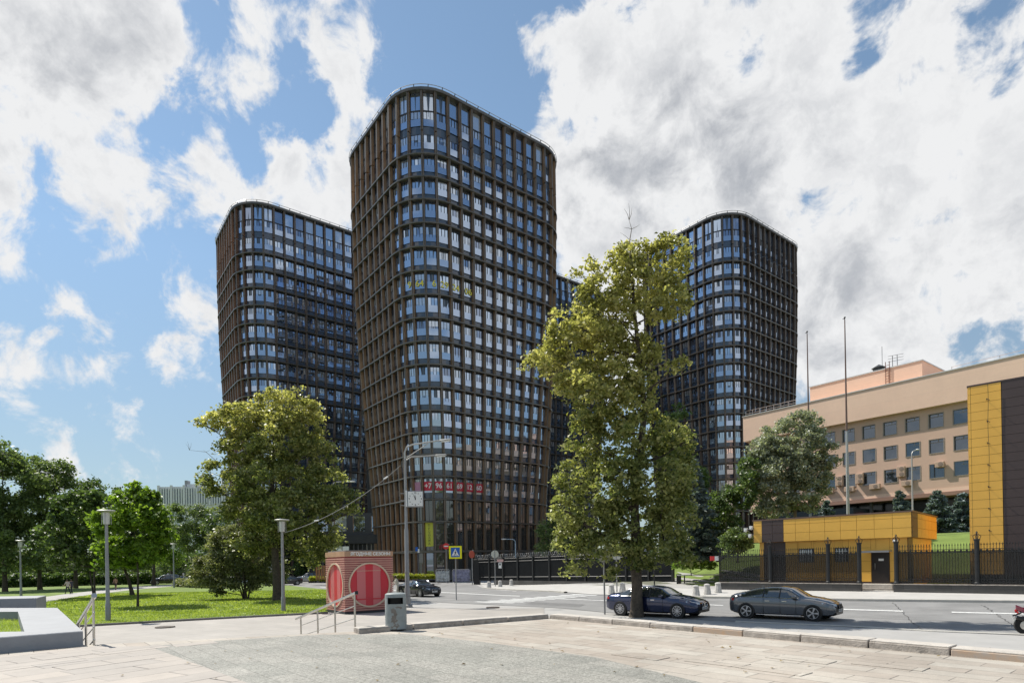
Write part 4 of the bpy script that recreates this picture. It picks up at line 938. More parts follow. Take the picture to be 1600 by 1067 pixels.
# ------------------------------------------------------------------ fences
see = bpy.data.materials.new('smoked_sheet'); see.use_nodes = True
def _see():
    nt = see.node_tree; N = nt.nodes; b = N['Principled BSDF']; b.inputs['Base Color'].default_value = (.02, .018, .016, 1); b.inputs['Roughness'].default_value = .3
    tr = N.new('ShaderNodeBsdfTransparent'); ms = N.new('ShaderNodeMixShader'); ms.inputs[0].default_value = .62; nt.links.new(tr.outputs[0], ms.inputs[1]); nt.links.new(b.outputs[0], ms.inputs[2]); nt.links.new(ms.outputs[0], N['Material Output'].inputs[0])
_see()
plinth_m = paving('granite_plinth', (.06, .056, .052), (.085, .08, .075), (.03, .03, .03), .8, .3, (R(90), 0, 0), .5, .01, .2, .1, panel=.5)
def iron_fence(label, x0, x1, pillars):
    """local x runs along the fence towards the camera side; origin at the pillar by the tall block"""
    t = thing('iron_fence', label, 'fence', (26.75, 34.6, 0), PV, 'black iron fences with spiked tops')
    zp, zt = .08, 2.35; zg = lambda x: g(26.75+x*.72, 34.6-x*.695)
    b = MB(); b.box((x0, -.2, -.95), (x1, .2, zp-.05), plinth_m); b.box((x0-.02, -.24, zp-.05), (x1+.02, .24, zp), kerb_m); b.build('plinth', t)
    for x in pillars:
        b = MB(); b.lathe([(.17, zp), (.17, zp+.1), (.13, zp+.14), (.13, zt+.25), (.16, zt+.28), (.16, zt+.34), (.05, zt+.36)], fence_m, 14, (x, 0)); po = b.build('pillar', t, True)
        f = MB(); f.tube([(x, 0, zt+.34), (x, 0, zt+.8)], .022, fence_m, 6); f.ball((x, 0, zt+.72), .05, fence_m, 8)
        for a in range(4):
            d = Vector((math.cos(a*math.pi/2+.4), math.sin(a*math.pi/2+.4), 0)); f.tube([Vector((x, 0, zt+.36))+d*.14, Vector((x, 0, zt+.5))+d*.20, Vector((x, 0, zt+.66))+d*.04], .018, fence_m, 5)
        f.build('finial', po)
    ps = [x0]+[p for p in pillars if x0 < p < x1]+[x1]
    for a, c in zip(ps, ps[1:]):
        if c-a < .3: continue
        b = MB(); a2, c2 = a+(.12 if a in pillars else 0), c-(.12 if c in pillars else 0); n = int((c2-a2)/.135)
        for z in (zp+.12, zp+.28, zt-.42, zt-.24): b.box((a2, -.02, z), (c2, .02, z+.035), fence_m)
        for k in range(n):
            x = a2+(c2-a2)*(k+.5)/n; b.box((x-.012, -.012, zp+.05), (x+.012, .012, zt), fence_m); b.tube([(x, 0, zt-.02), (x, 0, zt+.02), (x, 0, zt+.15)], [.012, .028, .002], fence_m, 4, False)
            b.box((x-.05, -.008, zt-.39), (x+.05, .008, zt-.25), fence_m) if k % 2 == 0 else None
        b.build('panel', t)
        s = MB(); s.box((a2, .05, zp+.05), (c2, .058, zt-.3), see); s.build('backing_sheet', t)
    return t
def fx(px):   # photo column -> distance along the fence line
    u = UV(px, 910)[0]/F; return (u*34.6-26.75)/(.72+.695*u)
iron_fence('spiked black iron fence left of the checkpoint door, behind the grey car', fx(1123), fx(1346), [fx(1204), fx(1294.5), fx(1343)])
iron_fence('spiked black iron fence right of the checkpoint door, running out of the picture', fx(1397), 8.0, [fx(1401), 0.0, 6.3])
def yard_fence():
    a, c = PD(745, 909, 80), PD(1052, 915, 57); d = c-a; L = d.xy.length; ang = math.atan2(d.y, d.x); zb = a.z-.15
    t = thing('yard_fence', 'long dark grey yard fence with razor wire at the foot of the towers', 'fence', (a.x, a.y, 0), ang)
    dkp = mat('fence_sheet', (.035, .037, .040), .5, .2, var=.3, vscale=1); b = MB(); zt = lambda x: a.z+3.05+(c.z-a.z+.3)*x/L; z0 = lambda x: a.z+(c.z-a.z)*x/L
    n = 11
    b2 = MB(); b2.box((3.9, -.25, zb-.5), (L, .25, zb+.45), plinth_m); b2.build('plinth', t)
    for i in range(n+1):
        x = L*i/n; p = MB(); p.box((x-.11, -.14, z0(x)-.3), (x+.11, .1, zt(x)+.35), blackp); p.lathe([(.14, zt(x)+.35), (.1, zt(x)+.5), (.01, zt(x)+.62)], blackp, 8, (x, 0)); p.build('post', t)
        if i == n: break
        x1 = L*(i+1)/n; q = MB(); zl = z0(x)+.45
        q.face([(x+.11, 0, z0(x)+.3), (x1-.11, 0, z0(x1)+.3), (x1-.11, 0, zt(x1)-.1), (x+.11, 0, zt(x)-.1)], dkp)
        for k in range(22):
            xx = x+.15+(x1-x-.3)*k/21; q.box((xx-.02, -.05, z0(xx)+.25), (xx+.02, -.005, zt(xx)-.02), fence_m)
        for dz in (-.1, -.45, -2.4): q.tube([(x+.1, -.06, zt(x)+dz), (x1-.1, -.06, zt(x1)+dz)], .04, fence_m, 4)
        q.build('panel', t)
    w = MB(); pts = []
    for k in range(900):
        x = L*k/900; ph = k*.62; pts.append((x, .22*math.cos(ph), zt(x)+.28+.22*math.sin(ph)))
    w.tube(pts, .02, galv, 3, False); w.build('razor_wire', t)
    return t
yard_fence()
gp = PD(741, 910, 80)
t = thing('gate_pillar', 'dark square gate pillar with a thin pale post beside the tarpaulin barriers', 'pillar', gp, R(-15)); b = MB(); b.box((0, -.25, -.3), (.8, .3, 3.1), blackp, None, .03); b.build('pillar', t); b = MB(); b.tube([(-.12, -.3, -.2), (-.12, -.3, 3.4), (.0, -.3, 3.9), (.0, -.3, 4.4)], .055, lampm, 8); b.build('post', t)
# ------------------------------------------------------------------ posts and lamps
def park_lamp(base, label, H, group='grey park lamps with flat round caps'):
    B = PG(*base); t = thing('park_lamp', label, 'lamp post', B, 0, group)
    b = MB(); b.lathe([(.13, -.1), (.13, .9), (.10, .95), (.075, H-.9), (.075, H-.75)], galv, 14); b.build('pole', t, True)
    b = MB(); b.lathe([(.14, H-.78), (.16, H-.72), (.17, H-.18), (.17, H-.15), (.05, H-.14)], mat('lamp_diffuser', (.55, .56, .54), .25, var=.1), 16); b.build('lantern', t, True)
    b = MB()
    for k in range(4): a = k*math.pi/2+.3; b.tube([(.22*math.cos(a), .22*math.sin(a), H-.8), (.22*math.cos(a), .22*math.sin(a), H-.08)], .014, lampm, 5)
    b.lathe([(.02, H-.08), (.42, H-.10), (.44, H-.06), (.40, H-.03), (.1, H)], lampm, 22); b.build('lamp_shade', t, True)
    return t
park_lamp((169, 970), 'grey park lamp standing by the lawn kerb on the left', 5.95)
pl2 = park_lamp((443, 955.5), 'grey park lamp tied to the overhead cable in front of the leaning tree', 5.65)
park_lamp((33, 932), 'small distant park lamp at the far left under the trees', 6.2)
park_lamp((272, 918), 'faint far park lamp behind the bright young maple', 6.5)
def main_pole():
    B = PG(637, 948); H = 10.6; t = thing('street_lamp', 'tall grey street lamp with two arms, carrying the square clock', 'street lamp', B)
    b = MB(); b.lathe([(.32, -.1), (.32, .12), (.20, .2), (.19, 1.2), (.145, 1.3), (.135, 5.0), (.10, 5.1), (.075, 9.3), (.07, 9.6)], galv, 16); b.build('pole', t, True)
    b = MB(); b.tube([(0, 0, 9.2), (-.02, 0, 10.0), (.12, 0, 10.35), (.5, 0, 10.5), (2.3, 0, 10.75)], [.07, .06, .055, .05, .045], lampm, 8); b.tube([(0, .05, 8.9), (.03, .1, 9.5), (.35, .3, 9.75), (1.9, .9, 9.95)], [.06, .05, .045, .04], lampm, 8)
    b.tube([(0, 0, 9.6), (1.5, 0, 10.55)], .03, lampm, 6); b.build('arm', t, True)
    for (x, y, z, ya) in ((2.25, 0, 10.72, 0), (1.85, .88, 9.93, .35)):
        b = MB(); M = Matrix.Translation((x, y, z)) @ Matrix.Rotation(ya, 4, 'Z') @ Matrix.Rotation(R(-5), 4, 'Y'); b.box((0, -.13, -.06), (.75, .13, .06), lampm, M, .04); b.box((.1, -.1, -.09), (.65, .1, -.055), whitep, M); b.build('lamp_head', t, True)
    b = MB(); 
    for z in (2.2, 5.9, 7.9, 6.35): b = MB(); b.tube([(0, 0, z), (0, 0, z+.08)], .17 if z < 5 else .125, galv, 12); b.build('clamp', t); return B
MP = main_pole()
def clock():
    c = PD(649, 779.5, MP.y); t = thing('street_clock', 'white square two-sided clock bracketed to the tall street lamp', 'clock', c, R(8))
    s = .52; b = MB(); b.box((-s, -.14, -s), (s, .14, s), mat('clock_case', (.16, .17, .19), .4, .3), None, .02); b.build('case', t)
    b = MB(); b.box((-s+.05, -.155, -s+.05), (s-.05, -.142, s-.05), whitep); fo = b.build('face', t); b = MB(); b.box((-s-.10, -.1, -s+.02), (-s-.003, .1, s+.03), whitep); b.build('side_panel', t)
    nums = {0: '12', 6: '6'}
    for k in range(12):
        a = R(90-30*k); r = .38; x, z = r*math.cos(a)*1.02, r*math.sin(a)*1.02
        if k in (0, 3, 6, 9): text('numeral', {0: '12', 3: '3', 6: '6', 9: '9'}[k], .15, blackp, fo, frame((x, -.16, z), (1, 0, 0), (0, 0, 1)), .002, wt=.004)
        else: b = MB(); b.box((x-.035, -.162, z-.018), (x+.035, -.156, z+.018), blackp, None); b.build('hour_mark', fo)
    def hand(deg, L, w): 
        b = MB(); a = R(90-deg); d = Vector((math.cos(a), 0, math.sin(a))); n = Vector((-d.z, 0, d.x)); o = Vector((0, -.168, 0))
        b.face([o-d*.06-n*w, o+d*L-n*w*.3, o+d*L+n*w*.3, o-d*.06+n*w], blackp); b.build('clock_hand', fo)
    hand(-24, .34, .022); hand(-4, .24, .035)
    b = MB()
    for z in (.35, -.1, -.42): b.tube([(-s-.1, 0, z), (-s-.42, 0, z+.02)], .025, galv, 6)
    b.build('bracket', t)
clock()
def cable():
    a = PD(444, 832, pl2.location.y); c = PD(626, 727, MP.y); pts = []
    for k in range(31):
        f = k/30; p = a.lerp(c, f); p.z -= 1.0*4*f*(1-f)*.55; pts.append(p)
    b = MB(); b.tube(pts, .015, mat('cable_grey', (.36, .36, .35), .6), 5); b.tube([pts[8]-Vector((.15, 0, 0)), pts[8]+Vector((.12, 0, .04))], .05, whitep, 6); b.tube([pts[26]-Vector((.15, 0, .08)), pts[26]+Vector((.12, 0, .09))], .05, whitep, 6)
    tag(b.build('overhead_cable'), 'thin overhead cable sagging from the park lamp up to the tall street lamp', 'cable')
cable()
def arm_lamp(name, label, base, D, toppx, arm, cat='street lamp', col=None, group=None):
    B = PD(*base, D); t = thing(name, label, cat, B, 0, group); H = (PD(toppx[0], toppx[1], D)-B).z; col = col or lampm
    b = MB(); b.lathe([(.12, -.2), (.12, 1), (.08, 1.1), (.06, H-.6)], col, 12); b.build('pole', t, True)
    ax = arm*D/F; s = 1 if ax > 0 else -1
    b = MB(); b.tube([(0, 0, H-.7), (0, 0, H-.35), (.12*s, 0, H-.12), (.4*s, 0, H), (ax*.62, 0, H+.03)], .045, col, 8); b.build('arm', t, True)
    b = MB(); M = Matrix.Translation((ax*.8, 0, H+.03)); b.lathe([(.02, -.5), (.11, -.3), (.15, .1), (.10, .42), (.02, .5)], mat('lamp_head_white', (.62, .62, .60), .35), 12, M=M @ Matrix.Rotation(R(90*s), 4, 'Y') @ Matrix.Diagonal((.6, 1, abs(ax)*.4, 1))); b.build('lamp_head', t, True)
    return t
arm_lamp('street_lamp', 'curved street lamp half hidden by the old tree, left of the tallest tower', (522, 905), 66, (522, 753), 36)
arm_lamp('street_lamp', 'small blue-grey curved lamp above the dark yard fence', (806, 893), 84, (806, 842), -22, col=mat('blue_grey_paint', (.35, .45, .55), .5))
arm_lamp('street_lamp', 'white-headed street lamp in front of the peach office, lamp on its right', (1427, 850), 55, (1424, 703), 11)
def flagpole(base, top, D, label):
    B = PD(*base, D); t = thing('flagpole', label, 'flagpole', B, 0, 'bare flagpoles by the office'); H = (PD(*top, D)-B).z
    b = MB(); b.lathe([(.16, -.5), (.14, H*.35), (.10, H*.5)], mat('flagpole_grey', (.42, .43, .43), .45, .3), 12); b.build('lower_pole', t, True)
    b = MB(); b.lathe([(.10, H*.5), (.05, H-.3), (.03, H)], mat('flagpole_brown', (.16, .10, .08), .5), 10); b.build('upper_pole', t, True)
    b = MB(); b.ball((0, 0, H+.05), .10, wframe, 8); b.tube([(0, 0, H-.1), (-.22, 0, H-.1)], .03, wframe, 5); b.build('pulley', t)
flagpole((1326, 850), (1320.5, 497), 62, 'taller bare flagpole rising right in front of the peach office')
flagpole((1267, 860), (1262.5, 519), 68, 'shorter bare flagpole left, behind the poplar')
# signs
blue = mat('sign_blue', (.01, .10, .42), .4); syel = mat('sign_yellow', (.80, .75, .0), .45); sback = mat('sign_back', (.48, .48, .42), .5, .2)
def pole(t, H, r=.04, m=galv): b = MB(); b.lathe([(r, -.2), (r, H)], m, 10); b.build('pole', t, True)
def crossing_sign():
    B = PG(713, 937); t = thing('crossing_sign', 'pedestrian crossing sign with bright yellow border on a thin pole', 'road sign', B, R(-3)); H = PD(711, 852.5, B.y).z-B.z; pole(t, H-.1)
    s = .49; zc = H-s; b = MB(); b.box((-s, -.09, zc-s), (s, -.06, zc+s), syel, None, .02); pn = b.build('panel', t)
    b = MB(); b.box((-s*.70, -.10, zc-s*.74), (s*.70, -.092, zc+s*.74), blue); b.build('blue_field', pn)
    b = MB(); b.face([(-s*.58, -.105, zc-s*.56), (s*.58, -.105, zc-s*.56), (0, -.105, zc+s*.6)], whitep); b.build('white_triangle', pn)
    b = MB(); k = s
    def seg(p, q, w):
        p, q = Vector((p[0]*k, -.112, zc+p[1]*k)), Vector((q[0]*k, -.112, zc+q[1]*k)); d = (q-p).normalized(); n = Vector((-d.z, 0, d.x))*w*k; b.face([p-n, q-n, q+n, p+n], blackp)
    seg((0, .14), (.02, -.12), .07); seg((.02, -.12), (.16, -.42), .04); seg((.0, -.12), (-.16, -.42), .04); seg((0, .1), (.17, -.06), .03); seg((0, .1), (-.14, -.08), .03)
    b.face([(k*.06*math.cos(a), -.112, zc+k*.25+k*.07*math.sin(a)) for a in np.linspace(0, 6.28, 12)[:-1]], blackp)
    for j in range(4): b.face([(k*(-.42+.22*j), -.109, zc-k*.55), (k*(-.32+.22*j), -.109, zc-k*.55), (k*(-.30+.22*j), -.109, zc-k*.45), (k*(-.40+.22*j), -.109, zc-k*.45)], blackp)
    b.build('walking_figure', pn)
crossing_sign()
def disc(b, c, r, m, y=-.05, th=.02, n=24):
    M = Matrix.Translation((c[0], y, c[1])) @ Matrix.Rotation(R(90), 4, 'X'); b.lathe([(.001, 0), (r, 0), (r, th), (.001, th)], m, n, M=M)
def round_back():
    B = PG(774, 916); t = thing('round_sign', 'round sign seen from its pale back on a pole among the bollards', 'road sign', B, 0); H = PD(771, 860, B.y).z-B.z; pole(t, H+.0, .05)
    b = MB(); disc(b, (0, H-.42), .46, sback, .05, .02); b.build('disc', t); b = MB(); b.box((-.03, -.02, H-.6), (.03, .03, H-.2), galv); b.build('clamp', t)
    b = MB(); b.box((.25, -.05, H-1.35), (1.0, -.02, H-1.05), mat('pink_plate', (.55, .35, .33), .5)); b.box((.42, -.05, H-2.1), (.78, -.02, H-1.4), whitep); b.build('plate', t)
    b = MB(); b.tube([(.0, 0, H-1.2), (.6, 0, H-1.2)], .02, galv, 5); b.box((.52, -.06, H-1.75), (.68, -.052, H-1.5), blackp); b.build('bracket', t)
round_back()
def noentry(base, cy, r, label, D, tri=False):
    B = PD(*base, D); t = thing('no_entry_sign', label, 'road sign', B); H = PD(base[0], cy, D).z-B.z; pole(t, H, .04); b = MB(); disc(b, (0, H), r, redp, -.05); pn = b.build('disc', t)
    b = MB(); b.box((-r*.7, -.085, H-r*.17), (r*.7, -.073, H+r*.17), whitep); b.build('white_bar', pn)
noentry((698, 908), 853, .45, 'small red no entry sign beside the lime banner of the tallest tower', 88)
B = PD(738, 911, 78); t = thing('tilted_sign', 'tilted red round sign seen edge-on by the yard gate', 'road sign', B); b = MB(); disc(b, (0, 0), .5, mat('faded_red', (.50, .10, .06), .5)); o = b.build('disc', t); o.location = (-.05, 0, 3.75); o.rotation_euler = (0, 0, R(48)); pole(t, 3.3)
B = PG(945, 959); t = thing('sign_pole', 'bare thin grey pole left of the blue car, sign hidden in leaves', 'pole', B); pole(t, 2.7, .045); b = MB(); disc(b, (0, 3.0), .33, sback, 0); b.build('disc', t)
B = PG(964, 925); t = thing('sign_pole', 'bare thin pole among the bollards behind the maple trunk', 'pole', B); pole(t, 3.2, .05); b = MB(); b.box((-.3, -.02, 2.6), (.3, .02, 3.2), sback); b.build('plate', t)
B = PG(654, 912); t = thing('speed_post', 'slim dark post with small blue light in front of the tower hedge', 'post', B); pole(t, 5.2, .06, mat('post_dark', (.10, .10, .12), .5)); b = MB(); b.box((-.35, -.1, 4.7), (.0, .1, 5.3), blue); b.box((-.05, -.1, 4.5), (.2, .1, 5.0), whitep); b.build('signal_head', t)
B = PG(304, 907.5); t = thing('utility_pole', 'concrete utility pole with a box, behind the brown hedge', 'pole', B); b = MB(); b.lathe([(.3, 0), (.3, 6), (.22, 8.8)], mat('pole_concrete', (.33, .32, .30), .9), 12); b.build('pole', t, True); b = MB(); b.box((-.75, -.4, 4.2), (-.1, .1, 5.1), lampm); b.build('box', t)
B = PG(298, 907.5); t = thing('round_sign', 'faded round red-rimmed sign beside the concrete utility pole', 'road sign', B); pole(t, 3.2, .05); b = MB(); disc(b, (0, 3.1), .55, mat('dull_red', (.35, .12, .13), .5), -.07); disc(b, (0, 3.1), .36, mat('dull_blue', (.30, .32, .45), .5), -.10); b.build('disc', t); b = MB(); b.box((-.4, -.09, 2.1), (.4, -.06, 2.5), whitep); b.build('plate', t)
for k, (px, py, w, h, lab) in enumerate([(521, 848, .7, .8, 'single white board on a pole above the kiosk roof, the left one'), (535, 857, 1.15, .55, 'twin low white boards peeking over the kiosk roof')]):
    B = PD(px, 908, 72); t = thing('notice_board', lab, 'sign', B); H = PD(px, py, 72).z-B.z; pole(t, H, .06); b = MB(); b.box((-w*.6, -.1, H-h*.5), (w*.02, -.06, H+h*.5), whitep) if k else b.box((-w*.1, -.1, H-h*.6), (w*.9, -.06, H+h*.4), whitep)
    if k: b.box((w*.1, -.1, H-h*.5), (w*.75, -.06, H+h*.5), whitep)
    b.build('board', t)
# bollards
def bollard(base, lab, k=1):
    B = PG(*base); t = thing('bollard', lab, 'bollard', B, random.uniform(-.2, .2), 'pale concrete bollards on the far pavement'); cm = mat('bollard_concrete', (.50, .48, .45), .85, var=.25, vscale=5)
    b = MB(); b.lathe([(.27, -.05), (.26, .1), (.19, .62)], cm, 4 if k == 0 else 10); b.build('body', t)
    b = MB(); b.lathe([(.21, .62), (.21, .68), (.12, .74), (.02, .75)], cm, 10); b.build('cap', t); return t
for px, py, lab in [(764, 918.5, 'bollard nearest the yard gate, leftmost of all'), (781.5, 916.5, 'bollard just right of the round sign pole'), (799, 914.5, 'third bollard, beside the fence plinth'), (955.5, 927.5, 'bollard left of the maple, the first of its pair'), (973, 924.5, 'bollard touching the left side of the maple trunk'),
    (1087.5, 931, 'bollard behind the blue car bonnet'), (1105, 928.5, 'middle bollard at the boom barrier entrance'), (1122, 926, 'bollard at the left end of the spiked fence')]: bollard((px, py), lab)
# crowd barriers with tarpaulin
def barriers():
    for k, (px, w, lab) in enumerate([(681, 1.8, 'left crowd barrier wrapped in torn grey plastic'), (707, 2.3, 'right crowd barrier with bluish tarpaulin by the gate')]):
        B = PD(px, 911, 76); t = thing('crowd_barrier', lab, 'barrier', B, R(-8), 'crowd barriers at the tower foot'); H = 1.75
        b = MB(); pts = [(0, 0, .1), (0, 0, H-.15), (.15, 0, H), (w-.15, 0, H), (w, 0, H-.15), (w, 0, .1)]; b.tube(pts, .035, galv, 6); b.tube([(0, 0, .3), (w, 0, .3)], .03, galv, 6)
        for i in range(12): b.tube([(w*(i+1)/13, 0, .3), (w*(i+1)/13, 0, H)], .014, galv, 4)
        b.build('frame', t); b = MB()
        for x in (.2, w-.2): b.tube([(x, -.4, 0), (x, -.3, .12), (x, .3, .12), (x, .4, 0)], .03, galv, 5)
        b.build('foot', t)
        rows = []
        for j in range(9): rows.append([(w*(.03+.94*i/16), -.06+.05*math.sin(i*1.9+j)+.04*math.sin(j*2.1), .25+(H-.28)*j/8-(.2*abs(math.sin(i*.9)) if j == 8 and k == 0 else 0)) for i in range(17)])
        b = MB(); b.grid(rows, mat('torn_plastic' if k == 0 else 'blue_tarp', (.42, .44, .45) if k == 0 else (.22, .22, .32), .35, var=.7, vscale=2.5)); b.build('sheet', t, True)
barriers()
B = PD(1060, 916, 55); t = thing('boom_barrier', 'white boom barrier lowered across the drive behind the bollards', 'barrier', B, R(-12)); b = MB(); b.box((-.15, -.2, 0), (.25, .2, 1.15), blackp, None, .02); b.box((.5, -.1, 0), (.6, .1, 1.0), blackp); b.build('post', t); b = MB(); b.box((-.1, -.28, 1.0), (4.3, -.22, 1.1), whitep, None, .01); b.build('arm', t)
for px, py, lab in ((1016, 873, 'red and white striped marker half hidden in maple leaves'), (1119, 872, 'red and white striped marker on the left end of the spiked fence')):
    c = PD(px, py, 45.5); t = thing('striped_marker', lab, 'marker', c); b = MB(); b.box((-.45, -.03, -.17), (-.12, .03, .17), redp); b.box((-.118, -.03, -.17), (.45, .03, .17), whitep); b.build('board', t); b = MB(); b.tube([(.3, .08, .2), (.3, .08, -2.3)], .05, blackp, 6); b.build('post', t)
for px, py in ((739, 0),): pass
# manhole covers
for px, py, lab in ((258, 980, 'round dark manhole cover on the pale lower walkway'), (770, 949, 'dark manhole cover on the pavement near the crosswalk')):
    B = PG(px, py); t = thing('manhole_cover', lab, 'manhole', B+Vector((0, 0, .03))); b = MB(); b.lathe([(.42, -.02), (.42, .015), (.38, .02), (.37, .012), (.01, .012)], mat('cast_iron', (.09, .075, .065), .7, .4, var=.4, vscale=12), 24); b.build('lid', t)
# ------------------------------------------------------------------ kiosk
def kiosk():
    o = P(540, 959.5, -.95); t = thing('kiosk', 'red striped square berry kiosk with round windows on two sides', 'kiosk', o, G); W_ = 2.95; Hk = 3.55
    pink = mat('kiosk_slat', (.52, .255, .21), .55, var=.12, vscale=2); gap = mat('kiosk_dark_red', (.36, .06, .065), .7); tan_ = mat('kiosk_fascia', (.46, .275, .17), .5, var=.2, vscale=1.5); kr = mat('kiosk_red', (.55, .025, .045), .35); kp = mat('kiosk_pink', (.58, .15, .16), .35); ring = mat('kiosk_ring', (.60, .46, .34), .5)
    b = MB(); b.box((.06, .06, .12), (W_-.06, W_-.06, Hk-.3), gap); b.build('wall', t); b = MB(); b.box((-.05, -.05, -.1), (W_+.05, W_+.05, .13), mat('kiosk_base', (.03, .03, .035), .6)); b.build('plinth', t)
    b = MB(); b.box((-.02, -.02, Hk-.3), (W_+.02, W_+.02, Hk), tan_); b.build('fascia', t)
    R0 = 1.26; zc = 1.62
    # slats with a round opening on the two seen faces, plain on the others
    nsl = 24; b = MB()
    for k in range(nsl):
        z = .2+(Hk-.62)*k/(nsl-1); h = .042; dz = abs(z-zc); half = math.sqrt(R0*R0-dz*dz)+.04 if dz < R0 else 0
        for (f, c0) in ((0, W_/2), (1, W_/2)):
            sp = [(0, W_)] if half == 0 else [(0, c0-half), (c0+half, W_)]
            for a, c in sp:
                if f == 0: b.box((a, -.02, z-h), (c, .06, z+h), pink)
                else: b.box((-.02, a, z-h), (.06, c, z+h), pink)
        b.box((0, W_-.06, z-h), (W_, W_+.02, z+h), pink); b.box((W_-.06, 0, z-h), (W_+.02, W_, z+h), pink)
    b.build('slats', t)
    for f in (0, 1):
        M = Matrix.Translation((W_/2, 0, zc)) if f == 0 else Matrix.Translation((0, W_/2, zc)) @ Matrix.Rotation(R(-90), 4, 'Z')
        b = MB(); n = 56
        for rr, m_, y0, y1 in ((R0, ring, -.06, .05),):
            rows = [[M @ Vector((q*math.cos(a), y, q*math.sin(a))) for q, y in ((rr-.06, y1), (rr-.06, y0), (rr+.03, y0), (rr+.03, y1))] for a in np.linspace(0, 2*math.pi, n+1)]
            b.grid(rows, m_)
        fr = b.build('round_frame', t)
        ed = [-R0, -.78, -.24, .22, .70, R0]; b = MB()
        for i in range(5):
            a, c = ed[i], ed[i+1]; pts = []
            xs = np.linspace(a, c, 9); up = [(x, math.sqrt(max(0, (R0-.04)**2-x*x)) if abs(x) < R0-.04 else 0) for x in xs]
            pts = [M @ Vector((x, .02, z)) for x, z in up]+[M @ Vector((x, .02, -z)) for x, z in reversed(up)]
            for q in range(8): b.face([pts[q], pts[q+1], pts[16-q], pts[17-q]], kp if i % 2 else kr)
        b.build('stripes', fr)
        if f == 0: b = MB(); b.box((-.78, -.0, .80), (.70, .012, .82), ring, M); b.box((-.78, -.02, -.85), (.70, .012, -.78), kr, M); b.box((-.79, -.0, -.8), (-.77, .012, .8), kr, M); b.box((.69, -.0, -.8), (.71, .012, .8), kr, M); b.build('hatch', fr)
    text('sign_letters', 'ЯГОДНЫЕ СЕЗОНЫ', .25, whitep, t, frame((1.56, -.04, Hk-.15), (1, 0, 0), (0, 0, 1)), .012, wt=.008, sx=1.02)
    b = MB(); b.box((.1, .1, Hk), (W_-.1, W_-.1, Hk+.06), mat('kiosk_roof', (.20, .20, .20), .7)); b.build('roof', t)
kiosk()
# ------------------------------------------------------------------ litter bin, handrails, planters
def bin_():
    o = P(619, 984.5, 0); t = thing('litter_bin', 'weathered grey cylindrical litter bin with black slot on the plaza edge', 'litter bin', o, R(8)); m_ = mat('worn_grey_paint', (.27, .30, .30), .6, .1, var=.25, vscale=2.5, bump=.1); bare = mat('peeled_patch', (.19, .17, .15), .8, var=.3)
    n = 40; H = 1.02; rw, rd = .285, .235
    def ringp(z, k=1.0): return [Vector((rw*k*math.cos(a), rd*k*math.sin(a), z)) for a in (2*math.pi*i/n for i in range(n))]
    b = MB(); zs = [(.03, .9), (.05, 1), (.70, 1), (.72, 1), (.90, 1), (.92, 1), (.985, .97), (1.01, .82), (1.02, .5), (1.022, .02)]
    rows = [ringp(z, k) for z, k in zs]; i0 = 0; kk = b.mi(m_); b.v += [tuple(p) for r in rows for p in r]
    def slot(i, j): a = 360*((j+.5)/n); return i == 3 and 222 < a < 318
    for i in range(len(rows)-1):
        for j in range(n):
            if slot(i, j): continue
            c = (j+1) % n; b.f.append((i*n+j, i*n+c, (i+1)*n+c, (i+1)*n+j)); b.m.append(kk)
    b.build('body', t, True)
    b = MB(); b.lathe([(rd-.05, .3), (rd-.05, .98)], mat('bin_inside', (.006, .006, .006), .9), 20); b.build('liner', t)
    b = MB(); a0, a1 = R(222), R(318)
    for z0, z1 in ((.705, .725), (.895, .915)): b.grid([[Vector(((rw+.012)*math.cos(a), (rd+.012)*math.sin(a), z)) for z in (z0, z1)] for a in np.linspace(a0, a1, 14)], m_)
    b.build('slot_rim', t); b = MB(); b.lathe([(.22, 0), (.25, .03), (.25, .05)], blackp, 24); b.build('base', t)
    b = MB()
    for k, (a, z, w, h) in enumerate([(258, .55, .12, .07), (268, .45, .10, .12), (262, .3, .16, .09), (275, .16, .14, .05), (300, .62, .08, .03), (285, .64, .15, .025), (265, .1, .2, .06), (255, .38, .05, .05)]):
        pts = []
        for q in range(12):
            th = q*math.pi/6; rr = 1+.35*math.sin(q*2.7+k); aa = R(a)+w*.5*rr*math.cos(th)/rw; pts.append(((rw+.0015)*math.cos(aa), (rd+.0015)*math.sin(aa), z+h*rr*math.sin(th)))
        b.face(pts, bare)
    b.build('peeled_paint', t)
bin_()
def rail_right():
    o = P(555, 985.5, 0); t = thing('handrail', 'low steel stair handrail with four posts left of the litter bin', 'handrail', o); L = 5.0; slope = -.95/L
    def at(s, h): return Vector((GA.x*s, GA.y*s, slope*s*1.0+h))
    b = MB(); b.tube([at(-.12, 1.0), at(0, 1.02), at(L, .96)], .035, steel, 10); b.tube([at(-.14, .97), at(-.12, 1.06)], .045, blackp, 8); b.build('top_rail', t, True)
    for s in (0, 1.45, 2.9, 4.5): b = MB(); b.tube([at(s, 1.0), at(s, -.1)], .026, steel, 8); b.build('post', t, True)
    for h in (.68, .34): b = MB(); b.tube([at(0, h), at(4.5, h)], .013, steel, 6); b.build('lower_rail', t)
rail_right()
